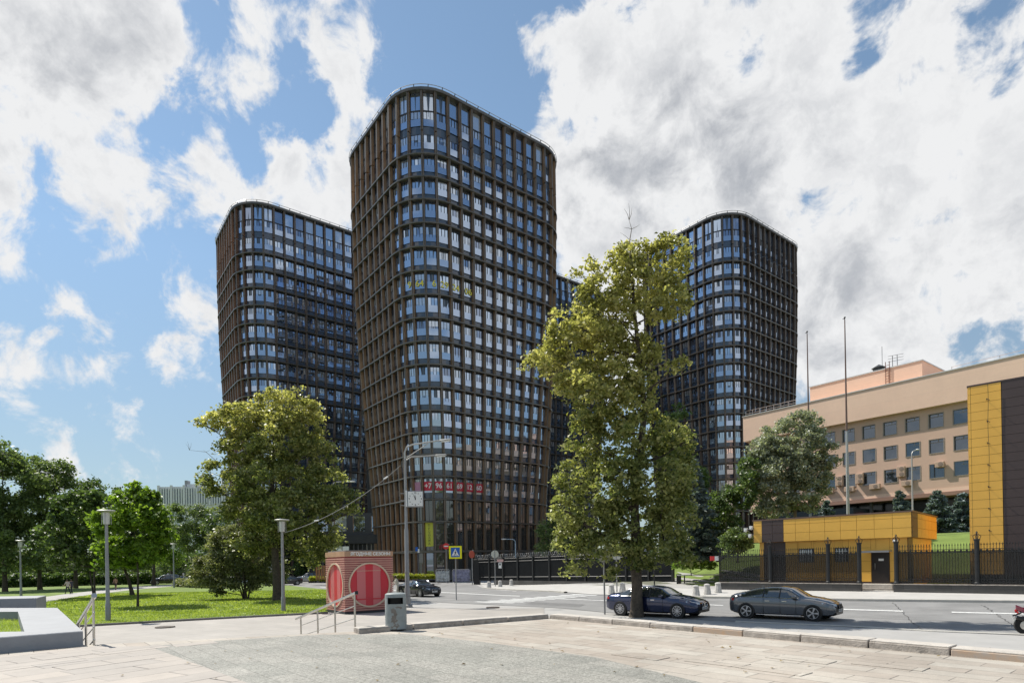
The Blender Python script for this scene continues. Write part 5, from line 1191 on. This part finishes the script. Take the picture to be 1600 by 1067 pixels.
def rail_left():
    o = P(147, 1007.5, 0); t = thing('handrail', 'short steel stair handrail beside the grey planter wall', 'handrail', o)
    L = 2.5
    def at(s, h): return Vector((-.68*s, .73*s, -.27*s+h))
    b = MB(); b.tube([at(-.1, 1.12), at(0, 1.1), at(L, 1.0)], .04, steel, 10); b.tube([at(-.14, 1.14), at(-.02, 1.13)], .06, steel, 8); b.build('top_rail', t, True)
    for s in (0, 1.15, 2.3): b = MB(); b.tube([at(s, 1.08), at(s, -.1 if s < 1 else -.4)], .026, steel, 8); b.build('post', t, True)
    for h in (.75, .42, .12):
        b = MB(); b.tube([at(-.05, h), at(2.3, h)], .014, steel, 6); b.ball(tuple(at(-.06, h)), .026, steel, 6); b.build('lower_rail', t)
rail_left()
pw = mat('painted_planter', (.27, .28, .30), .75, var=.12, vscale=2, bump=.35, bscale=14); pwt = mat('planter_top', (.34, .345, .355), .75, var=.10, vscale=1.5, bump=.3, bscale=10)
def planter(name, label, pts, h, inner=None, z0=0, zb=0):
    t = thing(name, label, 'planter', (0, 0, 0)); t.location = Vector((pts[0].x, pts[0].y, 0)); o = t.location; b = MB(); q = [Vector((p.x-o.x, p.y-o.y, 0)) for p in pts]; n = len(q)
    for i in range(n): a, c = q[i], q[(i+1) % n]; N_ = 8; b.grid([[(a.lerp(c, k/N_).x, a.lerp(c, k/N_).y, z) for z in (zb-.3, h-.02)] for k in range(N_+1)], pw)
    cen = sum(q, Vector())/n
    top = [p+(cen-p).normalized()*.02 for p in q]
    if inner:
        qi = [Vector((p.x-o.x, p.y-o.y, 0)) for p in inner]
        for i in range(n):
            a, c, d, e = top[i], top[(i+1) % n], qi[(i+1) % n], qi[i]; b.face([(p.x, p.y, h) for p in (a, c, d, e)], pwt); b.face([(q[i].x, q[i].y, h-.02), (q[(i+1) % n].x, q[(i+1) % n].y, h-.02), (c.x, c.y, h), (a.x, a.y, h)], pwt)
            b.face([(e.x, e.y, h), (d.x, d.y, h), (d.x, d.y, -.2), (e.x, e.y, -.2)], pw)
    else:
        b.face([(p.x, p.y, h) for p in top], pwt)
        for i in range(n): b.face([(q[i].x, q[i].y, h-.02), (q[(i+1) % n].x, q[(i+1) % n].y, h-.02), (top[(i+1) % n].x, top[(i+1) % n].y, h), (top[i].x, top[i].y, h)], pwt)
    b.build('wall', t)
    if inner:
        gm = MB(); gm.face([(p.x, p.y, .03) for p in qi], grass_m); gm.build('soil', t)
        xs = [p.x for p in qi]; ys = [p.y for p in qi]; k = 26000; x = rng.uniform(max(min(xs), -12), max(xs), k); y = rng.uniform(min(ys), max(ys), k); s = in_poly(x, y, [(p.x, p.y) for p in qi]); x, y = x[s], y[s]; k = len(x)
        a = rng.uniform(0, 6.28, k); w = .006; hh = rng.uniform(.05, .14, k); z = np.full(k, .03)
        V = np.stack([np.stack([x-w*np.cos(a), y-w*np.sin(a), z], 1), np.stack([x+w*np.cos(a), y+w*np.sin(a), z], 1), np.stack([x+rng.normal(0, .03, k), y+rng.normal(0, .03, k), z+hh], 1)], 1).reshape(-1, 3)
        go = fastmesh('grass', V, 3, [grassleaf], None, t); go['kind'] = 'stuff'
f0, f1 = P(130, 1008.5, 0), P(-260, 1044, 0); b1, b0 = P(90, 949, .35), P(-260, 950, .35)
planter('stone_planter', 'wide grey painted planter wall with grass inside, at the lower left', [f0, b1, b0, f1], .35, [P(38, 986, .35), P(28, 955, .35), P(-260, 957, .35), P(-260, 990, .35)])
a0, a1 = P(57, 950, .30), P(57, 936, .72); 
q0, q1 = PD(57, 950, 25.5), PD(-150, 953, 25.0)
planter('stone_block', 'second low grey painted block behind the wide planter', [Vector((q0.x, q0.y, 0)), Vector((q0.x-1.6, q0.y+2.6, 0)), Vector((q1.x-1.6, q1.y+2.6, 0)), Vector((q1.x, q1.y, 0))], .64, None, 0, -.9)
# ------------------------------------------------------------------ cars
carglass = mat('car_glass', (.03, .036, .038), .03, 0, 1.0, coat=1.0); tyre = mat('tyre_rubber', (.012, .012, .012), .85); rimm = mat('alloy_rim', (.50, .50, .52), .3, .8); trimb = mat('car_trim_black', (.008, .008, .009), .35); chrome = mat('chrome', (.75, .75, .76), .12, 1)
tail = mat('tail_lamp', (.42, .01, .01), .2); headl = mat('headlamp_glass', (.42, .45, .50), .1, .3, .8); plate_m = mat('number_plate', (.62, .62, .60), .5)
PROF = {'sedan': [(0, .42, .66, .72, .80, .72), (.012, .30, .84, .96, .90, .80), (.05, .24, .93, 1.06, .97, .80), (.12, .20, .95, 1.10, 1, .78), (.17, .19, .96, 1.12, 1, .76), (.26, .19, .97, 1.33, 1, .67), (.36, .19, .97, 1.43, 1, .64), (.50, .19, .96, 1.46, 1, .63), (.60, .19, .95, 1.39, 1, .66), (.715, .19, .94, 1.04, 1, .78), (.84, .19, .88, .95, .99, .74), (.94, .20, .78, .84, .94, .68), (.985, .24, .66, .72, .86, .62), (1, .34, .55, .60, .78, .55)],
        'coupe': [(0, .42, .70, .78, .80, .72), (.012, .30, .88, 1.00, .90, .80), (.05, .24, .96, 1.09, .97, .78), (.10, .20, .97, 1.14, 1, .75), (.16, .19, .97, 1.20, 1, .71), (.26, .19, .97, 1.34, 1, .65), (.38, .19, .96, 1.42, 1, .62), (.50, .19, .95, 1.43, 1, .62), (.60, .19, .94, 1.37, 1, .65), (.72, .19, .93, 1.03, 1, .78), (.84, .19, .88, .95, .99, .74), (.94, .20, .78, .84, .94, .68), (.985, .24, .66, .72, .86, .62), (1, .34, .55, .60, .78, .55)],
        'suv': [(0, .5, .9, 1.0, .84, .76), (.012, .36, 1.05, 1.30, .94, .80), (.04, .30, 1.10, 1.58, 1, .76), (.12, .27, 1.12, 1.70, 1, .74), (.35, .26, 1.12, 1.76, 1, .73), (.55, .26, 1.11, 1.72, 1, .74), (.62, .26, 1.10, 1.60, 1, .76), (.73, .26, 1.08, 1.18, 1, .82), (.88, .27, 1.02, 1.08, .98, .80), (.96, .30, .90, .96, .92, .74), (1, .42, .66, .72, .84, .62)]}
GL = {'sedan': (.15, .36, .60, .725), 'coupe': (.115, .38, .60, .73), 'suv': (.02, .06, .58, .735)}
def make_car(label, loc, heading, L, W_, H, paint, kind='sedan', group=None, detail=2, plate='', zofs=0):
    t = thing('parked_car', label, 'car', loc, heading, group); pr = np.array(PROF[kind]); k0 = H/(1.46 if kind != 'suv' else 1.76); N_ = 46 if detail > 1 else 26
    us = np.unique(np.concatenate([np.linspace(0, 1, N_), pr[:, 0], GL[kind]])); cols = [np.interp(us, pr[:, 0], pr[:, j]) for j in range(1, 6)]
    if detail > 0:
        for c in cols[1:3]:
            c[1:-1] = .25*c[:-2]+.5*c[1:-1]+.25*c[2:]
    hw = W_/2; rows = []; wr = .335*min(1, H/1.4) if kind != 'suv' else .37; wx = [(-.5+.19)*L, (-.5+.815)*L]
    for i, u in enumerate(us):
        zb, zm, zt, w, wt = [c[i] for c in cols]; zb *= k0; zm *= k0; zt *= k0; x = (u-.5)*L; taper = 1-.10*max(0, (u-.9)/.1)**2-.06*max(0, (.08-u)/.08)**2; w *= hw*taper; wt *= hw*taper; x_edge = x
        half = [(0, zb), (w*.80, zb), (w*.955, zb+.07), (w*.99, zb+(zm-zb)*.45), (w, zb+(zm-zb)*.62), (w*.985, zb+(zm-zb)*.86), (w*.95, zm), (wt+(w*.95-wt)*.10, zt-.055*k0), (wt*.93, zt-.015), (wt*.5, zt+.012), (0, zt+.018)]
        rows.append([(x, y, z) for y, z in half]+[(x, -y, z) for y, z in reversed(half[1:-1])])
    b = MB(); n = len(rows[0]); i0 = 0; b.v = [p for r in rows for p in r]; pk, gk, tk = b.mi(paint), b.mi(carglass), b.mi(trimb); g0, g1, g2, g3 = GL[kind]
    hood_side = 6
    for i in range(len(us)-1):
        um = (us[i]+us[i+1])/2; zc = np.interp(um, us, cols[2])-np.interp(um, us, cols[1])
        for j in range(n):
            c = (j+1) % n; m_ = pk; jj = j if j < 10 else (n-1-j)
            if jj == 6 and g0+.02 < um < g3-.03 and zc > .14: m_ = gk
            if jj in (8, 9) and (g0 < um < g1-.02 or g2+.015 < um < g3): m_ = gk
            if jj == 7 and (g0+.02 < um < g1-.04 or g2+.03 < um < g3-.01): m_ = gk
            if jj == 0: m_ = tk
            if jj in (1,) and True: m_ = tk
            b.f.append((i*n+j, i*n+c, (i+1)*n+c, (i+1)*n+j)); b.m.append(m_)
    b.f.append(tuple(range(n))[::-1]); b.m.append(pk); b.f.append(tuple((len(us)-1)*n+j for j in range(n))); b.m.append(tk)
    o = b.build('body', t, True)
    # wheel arches and wheels
    def wside(u): return np.interp(u, us, cols[3])*hw
    for s in (-1, 1):
        for wx_ in wx:
            a = MB(); M = Matrix.Translation((wx_, s*(hw*.992), wr)) @ Matrix.Rotation(R(-90*s), 4, 'X'); a.lathe([(.01, -.16), (wr*1.13, -.16), (wr*1.13, .006), (wr*1.10, .012), (.01, .010)], trimb, 24, M=M); ao = a.build('wheel_arch', t)
            w_ = MB(); turn = 0
            Mw_ = Matrix.Translation((wx_, s*(hw-.02), wr)) @ Matrix.Rotation(R(-90*s), 4, 'X'); w_.lathe([(wr*.62, -.2), (wr*.96, -.2), (wr, -.16), (wr, 0), (wr*.96, .035), (wr*.74, .04), (wr*.72, .02)], tyre, 28, M=Mw_); wo = w_.build('wheel', t, True)
            r_ = MB(); nsp = 5 if kind == 'coupe' else 10; r_.lathe([(wr*.72, .02), (wr*.73, .035), (wr*.68, .036), (wr*.66, .0)], rimm, 28, M=Mw_); r_.lathe([(.02, .03), (wr*.15, .028), (wr*.16, .0)], rimm, 12, M=Mw_)
            for q in range(nsp):
                for dq in ((-.10, .10) if nsp == 5 else (0,)):
                    Ms = Mw_ @ Matrix.Rotation(2*math.pi*q/nsp+dq, 4, 'Z'); r_.box((wr*.10, -.016, .004), (wr*.70, .016, .028), rimm, Ms)
            r_.lathe([(.01, -.02), (wr*.66, -.02)], mat('brake_dark', (.03, .03, .03), .6), 20, M=Mw_); r_.build('rim', wo)
    if detail > 0:
        zf = k0
        for s in (-1, 1):
            hl = MB(); x1 = L/2; hl.grid([[(x1-.06-d*.62, s*(hw*(.58+.36*d**.7)), .64*zf+.07*d+h) for d in np.linspace(0, 1, 7)] for h in (0, .10)], headl)
            rowsH = []
            for d in np.linspace(0, 1, 7):
                u = 1-(.05+d*.42)/L; w = np.interp(u, us, cols[3])*hw*(1-.10*max(0, (u-.9)/.1)**2); y = w*(.62+.365*d**.6) if d < 1 else w*.99; x = (u-.5)*L+.05*(1-d); z = (.63+.10*d)*zf; rowsH.append([(x, s*(y+.012), z), (x-.02, s*(y+.012), z+.10-.03*d)])
            hl = MB(); hl.grid(rowsH, headl); hl.build('headlight', t, True)
            tl = MB(); rowsT = []
            for d in np.linspace(0, 1, 6):
                u = (.008+d*.30)/L; w = np.interp(u, us, cols[3])*hw*(1-.06*max(0, (.08-u)/.08)**2); y = w*(.55+.45*min(1, d*1.6)); x = (u-.5)*L-.03*(1-d); rowsT.append([(x-.005, s*(y+.012), .80*zf), (x-.005, s*(y+.012), (.93-.02*d)*zf)])
            tl.grid(rowsT, tail); tl.build('tail_light', t, True)
            mm = MB(); xm = (.655-.5)*L; M = Matrix.Translation((xm, s*(hw*.98+.09), 1.0*zf)); mm.box((-.10, -.11, -.07), (.09, .11, .08), paint, M, .035); mm.box((-.03, -.14*s-.03, -.07), (.03, -.08*s+.03, -.03), trimb, M); mm.build('mirror', t, True)
            dl = MB()
            for u in (.36, .52, .665): x = (u-.5)*L; dl.box((x-.004, s*hw*.99-.01, .25), (x+.004, s*(hw*.998)+.004*s if s > 0 else s*hw*.99+.012, .93*zf), trimb)
            for u in (.40, .56): x = (u-.5)*L; dl.box((x-.10, min(s*(hw+.0), s*(hw+.028)), .80*zf), (x+.10, max(s*(hw+.0), s*(hw+.028)), .83*zf), chrome)
            dl.box(((.29-.5)*L, min(s*hw*.90, s*(hw*1.004)), .19*zf), ((.71-.5)*L, max(s*hw*.90, s*(hw*1.004)), .225*zf), chrome if kind == 'coupe' else trimb); dl.build('door_trim', t)
            sel = [i for i, u in enumerate(us) if g0+.03 < u < g3-.02]
            for jj, rr in ((6, .010), (7, .009)): wt_ = MB(); wt_.tube([Vector(rows[i][jj])*1.0+Vector((0, .004, 0)) if s > 0 else Vector((rows[i][jj][0], -rows[i][jj][1]-.004, rows[i][jj][2])) for i in sel], rr*1.3, chrome, 4); wt_.build('window_trim', t)
            # pillars
            for u in (.335, .505):
                pl_ = MB()
                i = np.searchsorted(us, u); a, c = Vector(rows[i][6]), Vector(rows[i][7]); a.y *= s; c.y *= s; pl_.tube([a+Vector((0, s*.004, 0)), c+Vector((0, s*.004, 0))], .028, trimb, 4); pl_.build('door_pillar', t)
        gr = MB(); xg = L/2-.005
        if kind != 'suv':
            for s in (-1, 1):
                pts = [(.03, .50), (.24, .53), (.27, .62), (.20, .70), (.04, .70)]; gr.face([(xg+.03, s*y, z*zf) for y, z in pts], trimb); gr.tube([(xg+.035, s*y, z*zf) for y, z in pts+pts[:1]], .012, chrome if kind == 'sedan' else trimb, 4)
        gr.box((xg-.02, -hw*.6, .27*zf), (xg+.012, hw*.6, .36*zf), trimb); gr.build('grille', t)
        np_ = MB(); np_.box((xg+.03, -.26, .39*zf), (xg+.045, .26, .39*zf+.115), plate_m); po = np_.build('number_plate', t)
        if plate: text('plate_text', plate, .10, blackp, po, frame((xg+.048, 0, .39*zf+.057), (0, 1, 0), (0, 0, 1)), .001)
        np_ = MB(); np_.box((-L/2-.02, -.26, .62*zf), (-L/2-.005, .26, .62*zf+.115), plate_m); np_.build('number_plate', t)
        an = MB(); an.box((-.22*L, -.02, 1.40*zf), (-.22*L+.12, .02, 1.49*zf), paint); an.build('antenna_fin', t)
    return t
def carpaint(n, c, m=.5): return mat(n, c, .22, m, .5, coat=1.0)
navy = carpaint('navy_paint', (.016, .024, .070)); grey = carpaint('graphite_paint', (.14, .145, .155), .55); blk = carpaint('black_car_paint', (.010, .011, .013)); silver = carpaint('silver_paint', (.32, .33, .34), .6); wht = carpaint('white_car_paint', (.62, .63, .64), .0)
def road_dir(pa, pb): a, c = PG(*pa), PG(*pb); return math.atan2(c.y-a.y, c.x-a.x)
hd = road_dir((1140, 947), (1340, 953.6))
c1 = PG(1030, 955); c2 = PG(1222, 960.5)
make_car('dark navy blue sedan parked behind the maple trunk', (7.15, 29.9, g(7.15, 29.9)+.01), hd, 4.94, 1.87, 1.47, navy, 'sedan', 'cars parked along the near pavement', 2, 'А 571 МР')
make_car('graphite grey four-door coupe parked alone in the sun', (12.35, 27.35, g(12.35, 27.35)+.01), hd, 4.53, 1.80, 1.47, grey, 'coupe', 'cars parked along the near pavement', 2, 'М 205 СК')
p = PG(655, 931); make_car('small-looking black sedan driving behind the tall street lamp', (p.x, p.y, p.z+.01), R(-48), 4.7, 1.82, 1.42, blk, 'sedan', None, 2, 'О 884 ТВ')
for px, py, hdg, kd, pt_, lab, Hc, Lc in [(483, 910.0, R(-160), 'suv', silver, 'silver pickup-like SUV behind the kiosk at the left', 1.75, 4.7), (448, 914, R(-150), 'sedan', blk, 'dark car half hidden by the old tree trunk', 1.45, 4.5), (402, 915, R(200), 'sedan', silver, 'silver car glimpsed between the lilac stems', 1.45, 4.5), (383, 913, R(195), 'sedan', wht, 'pale car behind the lilac stems, further left', 1.45, 4.5),
    (259, 912.5, R(215), 'suv', blk, 'black SUV parked right of the bright young maple', 1.8, 4.7), (276, 911, R(205), 'sedan', silver, 'silver car tucked behind the black SUV', 1.45, 4.5), (297, 906.5, R(185), 'sedan', wht, 'white car above the brown hedge, the left one', 1.45, 4.5), (318, 906.5, R(185), 'sedan', wht, 'white car above the brown hedge, the right one', 1.45, 4.5),
    (222, 912, R(190), 'suv', wht, 'white car behind the trunks left of the young maple', 1.7, 4.6), (180, 911.5, R(188), 'suv', carpaint('red_car_paint', (.45, .02, .02), 0), 'red car glimpsed between lawn trunks', 1.7, 4.6), (108, 912.5, R(186), 'suv', carpaint('red_car_paint', (.45, .02, .02), 0), 'red car under the trees behind the walking couple', 1.8, 4.8), (140, 912, R(186), 'sedan', wht, 'white car under the trees beside the red car', 1.5, 4.6)]:
    p = PG(px, py); make_car(lab, (p.x, p.y, p.z+.01), hdg, Lc, 1.85, Hc, pt_, kd, 'cars parked along the street behind the lawn', 1)
# ------------------------------------------------------------------ motorcycle
def moto():
    B = PG(1592, 992); t = thing('motorcycle', 'red and black motorcycle cut off by the right edge', 'motorcycle', (B.x+1.0, B.y-.15, B.z), R(-30)); mr = carpaint('moto_red', (.16, .008, .02), .2); wr = .31
    for x in (-.70, .72):
        M = Matrix.Translation((x, 0, wr)) @ Matrix.Rotation(R(90), 4, 'X'); w = MB(); w.lathe([(wr*.72, -.07), (wr*.94, -.075), (wr, -.03), (wr, .03), (wr*.94, .075), (wr*.72, .07)], tyre, 28, M=M); wo = w.build('wheel', t, True)
        r_ = MB(); r_.lathe([(wr*.70, -.05), (wr*.74, -.05), (wr*.74, .05), (wr*.70, .05)], rimm, 24, M=M); r_.lathe([(.04, -.08), (.05, .08)], rimm, 10, M=M)
        for q in range(5): r_.box((.03, -.02, -.02), (wr*.72, .02, .02), rimm, M @ Matrix.Rotation(q*1.2566, 4, 'Z'))
        r_.lathe([(wr*.50, .085), (wr*.34, .088), (wr*.34, .082)], steel, 20, M=M); r_.build('rim', wo)
    b = MB(); b.box((-.25, -.16, .25), (.35, .16, .62), trimb, None, .05); b.tube([(-.7, .13, wr), (-.1, .14, .45)], .035, steel, 6); b.tube([(-.7, -.13, wr), (-.1, -.14, .45)], .035, steel, 6); b.tube([(.72, .1, wr), (.52, .1, .85)], .03, steel, 6); b.tube([(.72, -.1, wr), (.52, -.1, .85)], .03, steel, 6); b.build('frame', t)
    b = MB(); b.grid([[(x, y, z) for y, z in ((-w, .74+h), (-w*.8, .84+h), (0, .88+h), (w*.8, .84+h), (w, .74+h), (0, .70+h))] for x, w, h in ((-.72, .08, .10), (-.55, .14, .06), (-.2, .15, 0), (.0, .12, .0))], trimb, True, True); b.build('seat', t, True)
    b = MB(); b.grid([[(x, y, z) for y, z in ((-w, .66+h), (-w*.8, .90+h), (0, .98+h), (w*.8, .90+h), (w, .66+h), (0, .60))] for x, w, h in ((-.1, .14, -.08), (.1, .20, 0), (.35, .20, .02), (.5, .10, -.02))], mr, True, True); b.build('tank', t, True)
    b = MB(); b.grid([[(x, y, z) for y, z in ((-w, .70+h), (-w*.7, .82+h), (0, .86+h), (w*.7, .82+h), (w, .70+h), (0, .66+h))] for x, w, h in ((-.95, .05, .14), (-.78, .10, .06), (-.45, .13, -.04))], mr, True, True); b.build('tail', t, True)
    b = MB(); b.tube([(.1, -.16, .3), (-.3, -.2, .32), (-.55, -.22, .45), (-1.0, -.22, .60)], [.03, .04, .055, .06], steel, 10); b.tube([(-.56, -.22, .455), (-.98, -.22, .595)], .066, trimb, 10); b.build('exhaust', t, True)
    b = MB(); M = Matrix.Translation((-1.05, 0, .60)) @ Matrix.Rotation(R(-22), 4, 'Y'); b.box((-.01, -.12, -.16), (.01, .12, .10), plate_m, M); b.tube([(-.8, 0, .72), (-1.03, 0, .62)], .025, trimb, 5); b.build('number_plate', t)
    b = MB(); b.ball((-.93, 0, .80), .05, tail, 8); b.ball((-.92, .14, .74), .03, tail, 6); b.ball((-.92, -.14, .74), .03, tail, 6); b.build('tail_light', t)
    b = MB(); b.tube([(.45, -.36, .98), (.52, 0, .92), (.45, .36, .98)], .018, trimb, 6); b.ball((.68, 0, .78), .11, headl, 10); b.build('handlebar', t)
    b = MB(); b.tube([(.0, .1, .2), (-.12, .34, .02)], .015, steel, 5); b.build('kickstand', t)
moto()
# ------------------------------------------------------------------ people
skin = mat('skin', (.45, .27, .19), .6)
def person(label, loc, rz, shirt, trous, hairc=(.03, .02, .015), stride=.0, bend=0, arm=(.1, .1), H=1.72, bare=False, group=None, hold=None):
    s = H/1.72; J = {'pel': (0, 0, .93), 'sp': (.02+.10*bend, 0, 1.16-.02*bend), 'ch': (.03+.28*bend, 0, 1.36-.08*bend), 'nk': (.04+.38*bend, 0, 1.48-.10*bend), 'hd': (.07+.44*bend, 0, 1.60-.12*bend), 'ht': (.06+.47*bend, 0, 1.70-.13*bend)}
    E = [('pel', 'sp'), ('sp', 'ch'), ('ch', 'nk'), ('nk', 'hd'), ('hd', 'ht')]; Rr = {'pel': .15, 'sp': .125, 'ch': .15, 'nk': .055, 'hd': .095, 'ht': .07}
    for n_, sg in (('l', 1), ('r', -1)):
        st = stride*sg
        J[n_+'h'] = (0, .09*sg, .88); J[n_+'k'] = (st*.5+.03, .10*sg, .50); J[n_+'a'] = (st*.9-.03, .10*sg, .09+.05*max(0, -st)); J[n_+'t'] = (st*.9+.14, .11*sg, .035)
        ch = Vector(J['ch']); J[n_+'s'] = (ch.x, .19*sg, ch.z+.06); sw = arm[0 if sg > 0 else 1]; J[n_+'e'] = (ch.x+sw*.8, .24*sg, ch.z-.22); J[n_+'w'] = (ch.x+sw*2.0+.06, .23*sg, ch.z-.44+abs(sw)*.25); J[n_+'f'] = (ch.x+sw*2.2+.08, .225*sg, ch.z-.52+abs(sw)*.3)
        E += [('pel', n_+'h'), (n_+'h', n_+'k'), (n_+'k', n_+'a'), (n_+'a', n_+'t'), ('ch', n_+'s'), (n_+'s', n_+'e'), (n_+'e', n_+'w'), (n_+'w', n_+'f')]
        Rr.update({n_+'h': .105, n_+'k': .065, n_+'a': .045, n_+'t': .04, n_+'s': .065, n_+'e': .045, n_+'w': .032, n_+'f': .034})
    ks = list(J); me = bpy.data.meshes.new('person'); me.from_pydata([tuple(Vector(J[k])*s) for k in ks], [(ks.index(a), ks.index(b_)) for a, b_ in E], []); o = bpy.data.objects.new('p_tmp', me); COL.objects.link(o)
    md = o.modifiers.new('s', 'SKIN'); sv = me.skin_vertices[0].data
    for i, k in enumerate(ks): sv[i].radius = (Rr[k]*s, Rr[k]*s*(1.0 if k not in ('ch', 'sp', 'pel') else 1.15)); sv[i].use_root = (k == 'pel')
    for k in ('ch', 'sp', 'pel'): sv[ks.index(k)].radius = (Rr[k]*s*.75, Rr[k]*s*1.1)
    sb = o.modifiers.new('u', 'SUBSURF'); sb.levels = 1; sb.render_levels = 1
    dg = bpy.context.evaluated_depsgraph_get(); m2 = bpy.data.meshes.new_from_object(o.evaluated_get(dg)); bpy.data.objects.remove(o)
    m2.materials.clear()
    for m_ in (mat('cloth_%d_%d_%d' % tuple(int(c*99) for c in shirt), shirt, .8), mat('cloth_%d_%d_%d' % tuple(int(c*99) for c in trous), trous, .8), skin, blackp): m2.materials.append(m_)
    for p_ in m2.polygons:
        c = p_.center/s; lim = Vector(J['nk']).z
        if c.z > lim: p_.material_index = 2
        elif c.z < .10: p_.material_index = 3
        elif abs(c.y) > .17 and c.z < Vector(J['le']).z+.0: p_.material_index = 2
        elif c.z < .93: p_.material_index = (2 if (bare and c.z < .48) else 1)
        else: p_.material_index = 0
        p_.use_smooth = True
    r = bpy.data.objects.new('person', m2); COL.objects.link(r); r.location = loc; r.rotation_euler = (0, 0, rz); tag(r, label, 'person', group)
    hb = MB(); h = Vector(J['hd'])*s; hb.ball((h.x-.015, 0, h.z+.035), .105*s, mat('hair_%d' % int(hairc[0]*999), hairc, .8), 10); hb.build('hair', r, True)
    f = MB(); f.ball((h.x+.10*s, 0, h.z-.01), .018, skin, 6); f.ball((h.x+.085*s, .035, h.z+.015), .012, blackp, 6); f.ball((h.x+.085*s, -.035, h.z+.015), .012, blackp, 6); f.box((h.x+.088*s, -.025, h.z-.055), (h.x+.096*s, .025, h.z-.045), mat('lips', (.35, .12, .10), .6)); f.build('face', r)
    if hold == 'cap': pass
    return r
p = PG(106, 928); person('person in light top and dark trousers walking on the park path', p, R(165), (.48, .42, .38), (.02, .02, .03), stride=.28, arm=(.15, -.12))
p = PG(112, 927.3); person('person in dark clothes walking close behind the light-topped one', p, R(165), (.06, .06, .08), (.02, .02, .025), stride=-.26, arm=(-.1, .12))
p = PG(181, 921); person('person in orange-tan top and bare legs further along the path', p, R(-80), (.42, .24, .14), (.10, .07, .06), stride=.2, bare=True)
p = PG(622, 931); person('person in cream clothes bending beside the black moving car', p, R(200), (.55, .52, .44), (.50, .46, .38), stride=.12, bend=.35, arm=(.12, .2), H=1.85)
for px, c, lab in ((263, (.55, .55, .56), 'far pale figure on the street left of the utility pole'), (287, (.60, .60, .60), 'far white figure just left of the round traffic sign')):
    p = PG(px, 903); person(lab, p, R(-90), c, (.2, .2, .25), stride=.1)
# planks of the small wooden enclosure left of the kiosk
B = PD(500, 905, 86); t = thing('wooden_screen', 'small orange-brown slatted wooden screen left of the kiosk', 'screen', B)
for k in range(5): b = MB(); b.box((-.6+.36*k, 0, 0), (-.36+.36*k, .12, 2.0), mat('warm_wood', (.30, .13, .05), .6, var=.3)); b.build('plank', t)

def fallen():
    n = 220; x = rng.uniform(-7, 11, n); y = rng.uniform(9, 24, n); k = (y < 20.1-1.03*(x-1.3)-.6) | (y > 20.6-1.03*(x-1.3)+.4); x, y = x[k], y[k]; z = np.where(y < 20.1-1.03*(x-1.3), .02, -.93)
    k = ~((z < 0) & (y < 19)) & ~((z > 0) & (y > 16.5+.75*np.minimum(x+4, 5))); x, y, z = x[k], y[k], z[k]
    c = np.stack([x, y, z], 1); tag(fastmesh('fallen_leaves', leaf_quads(c, np.full(len(c), .055), 6.0), 4, [leafmat('dry_leaves', (.10, .07, .03), (.20, .13, .04), (.33, .24, .08), .2)]), 'scattered small dry leaves lying on the pale plaza slabs', 'leaves', None, 'stuff')
fallen()
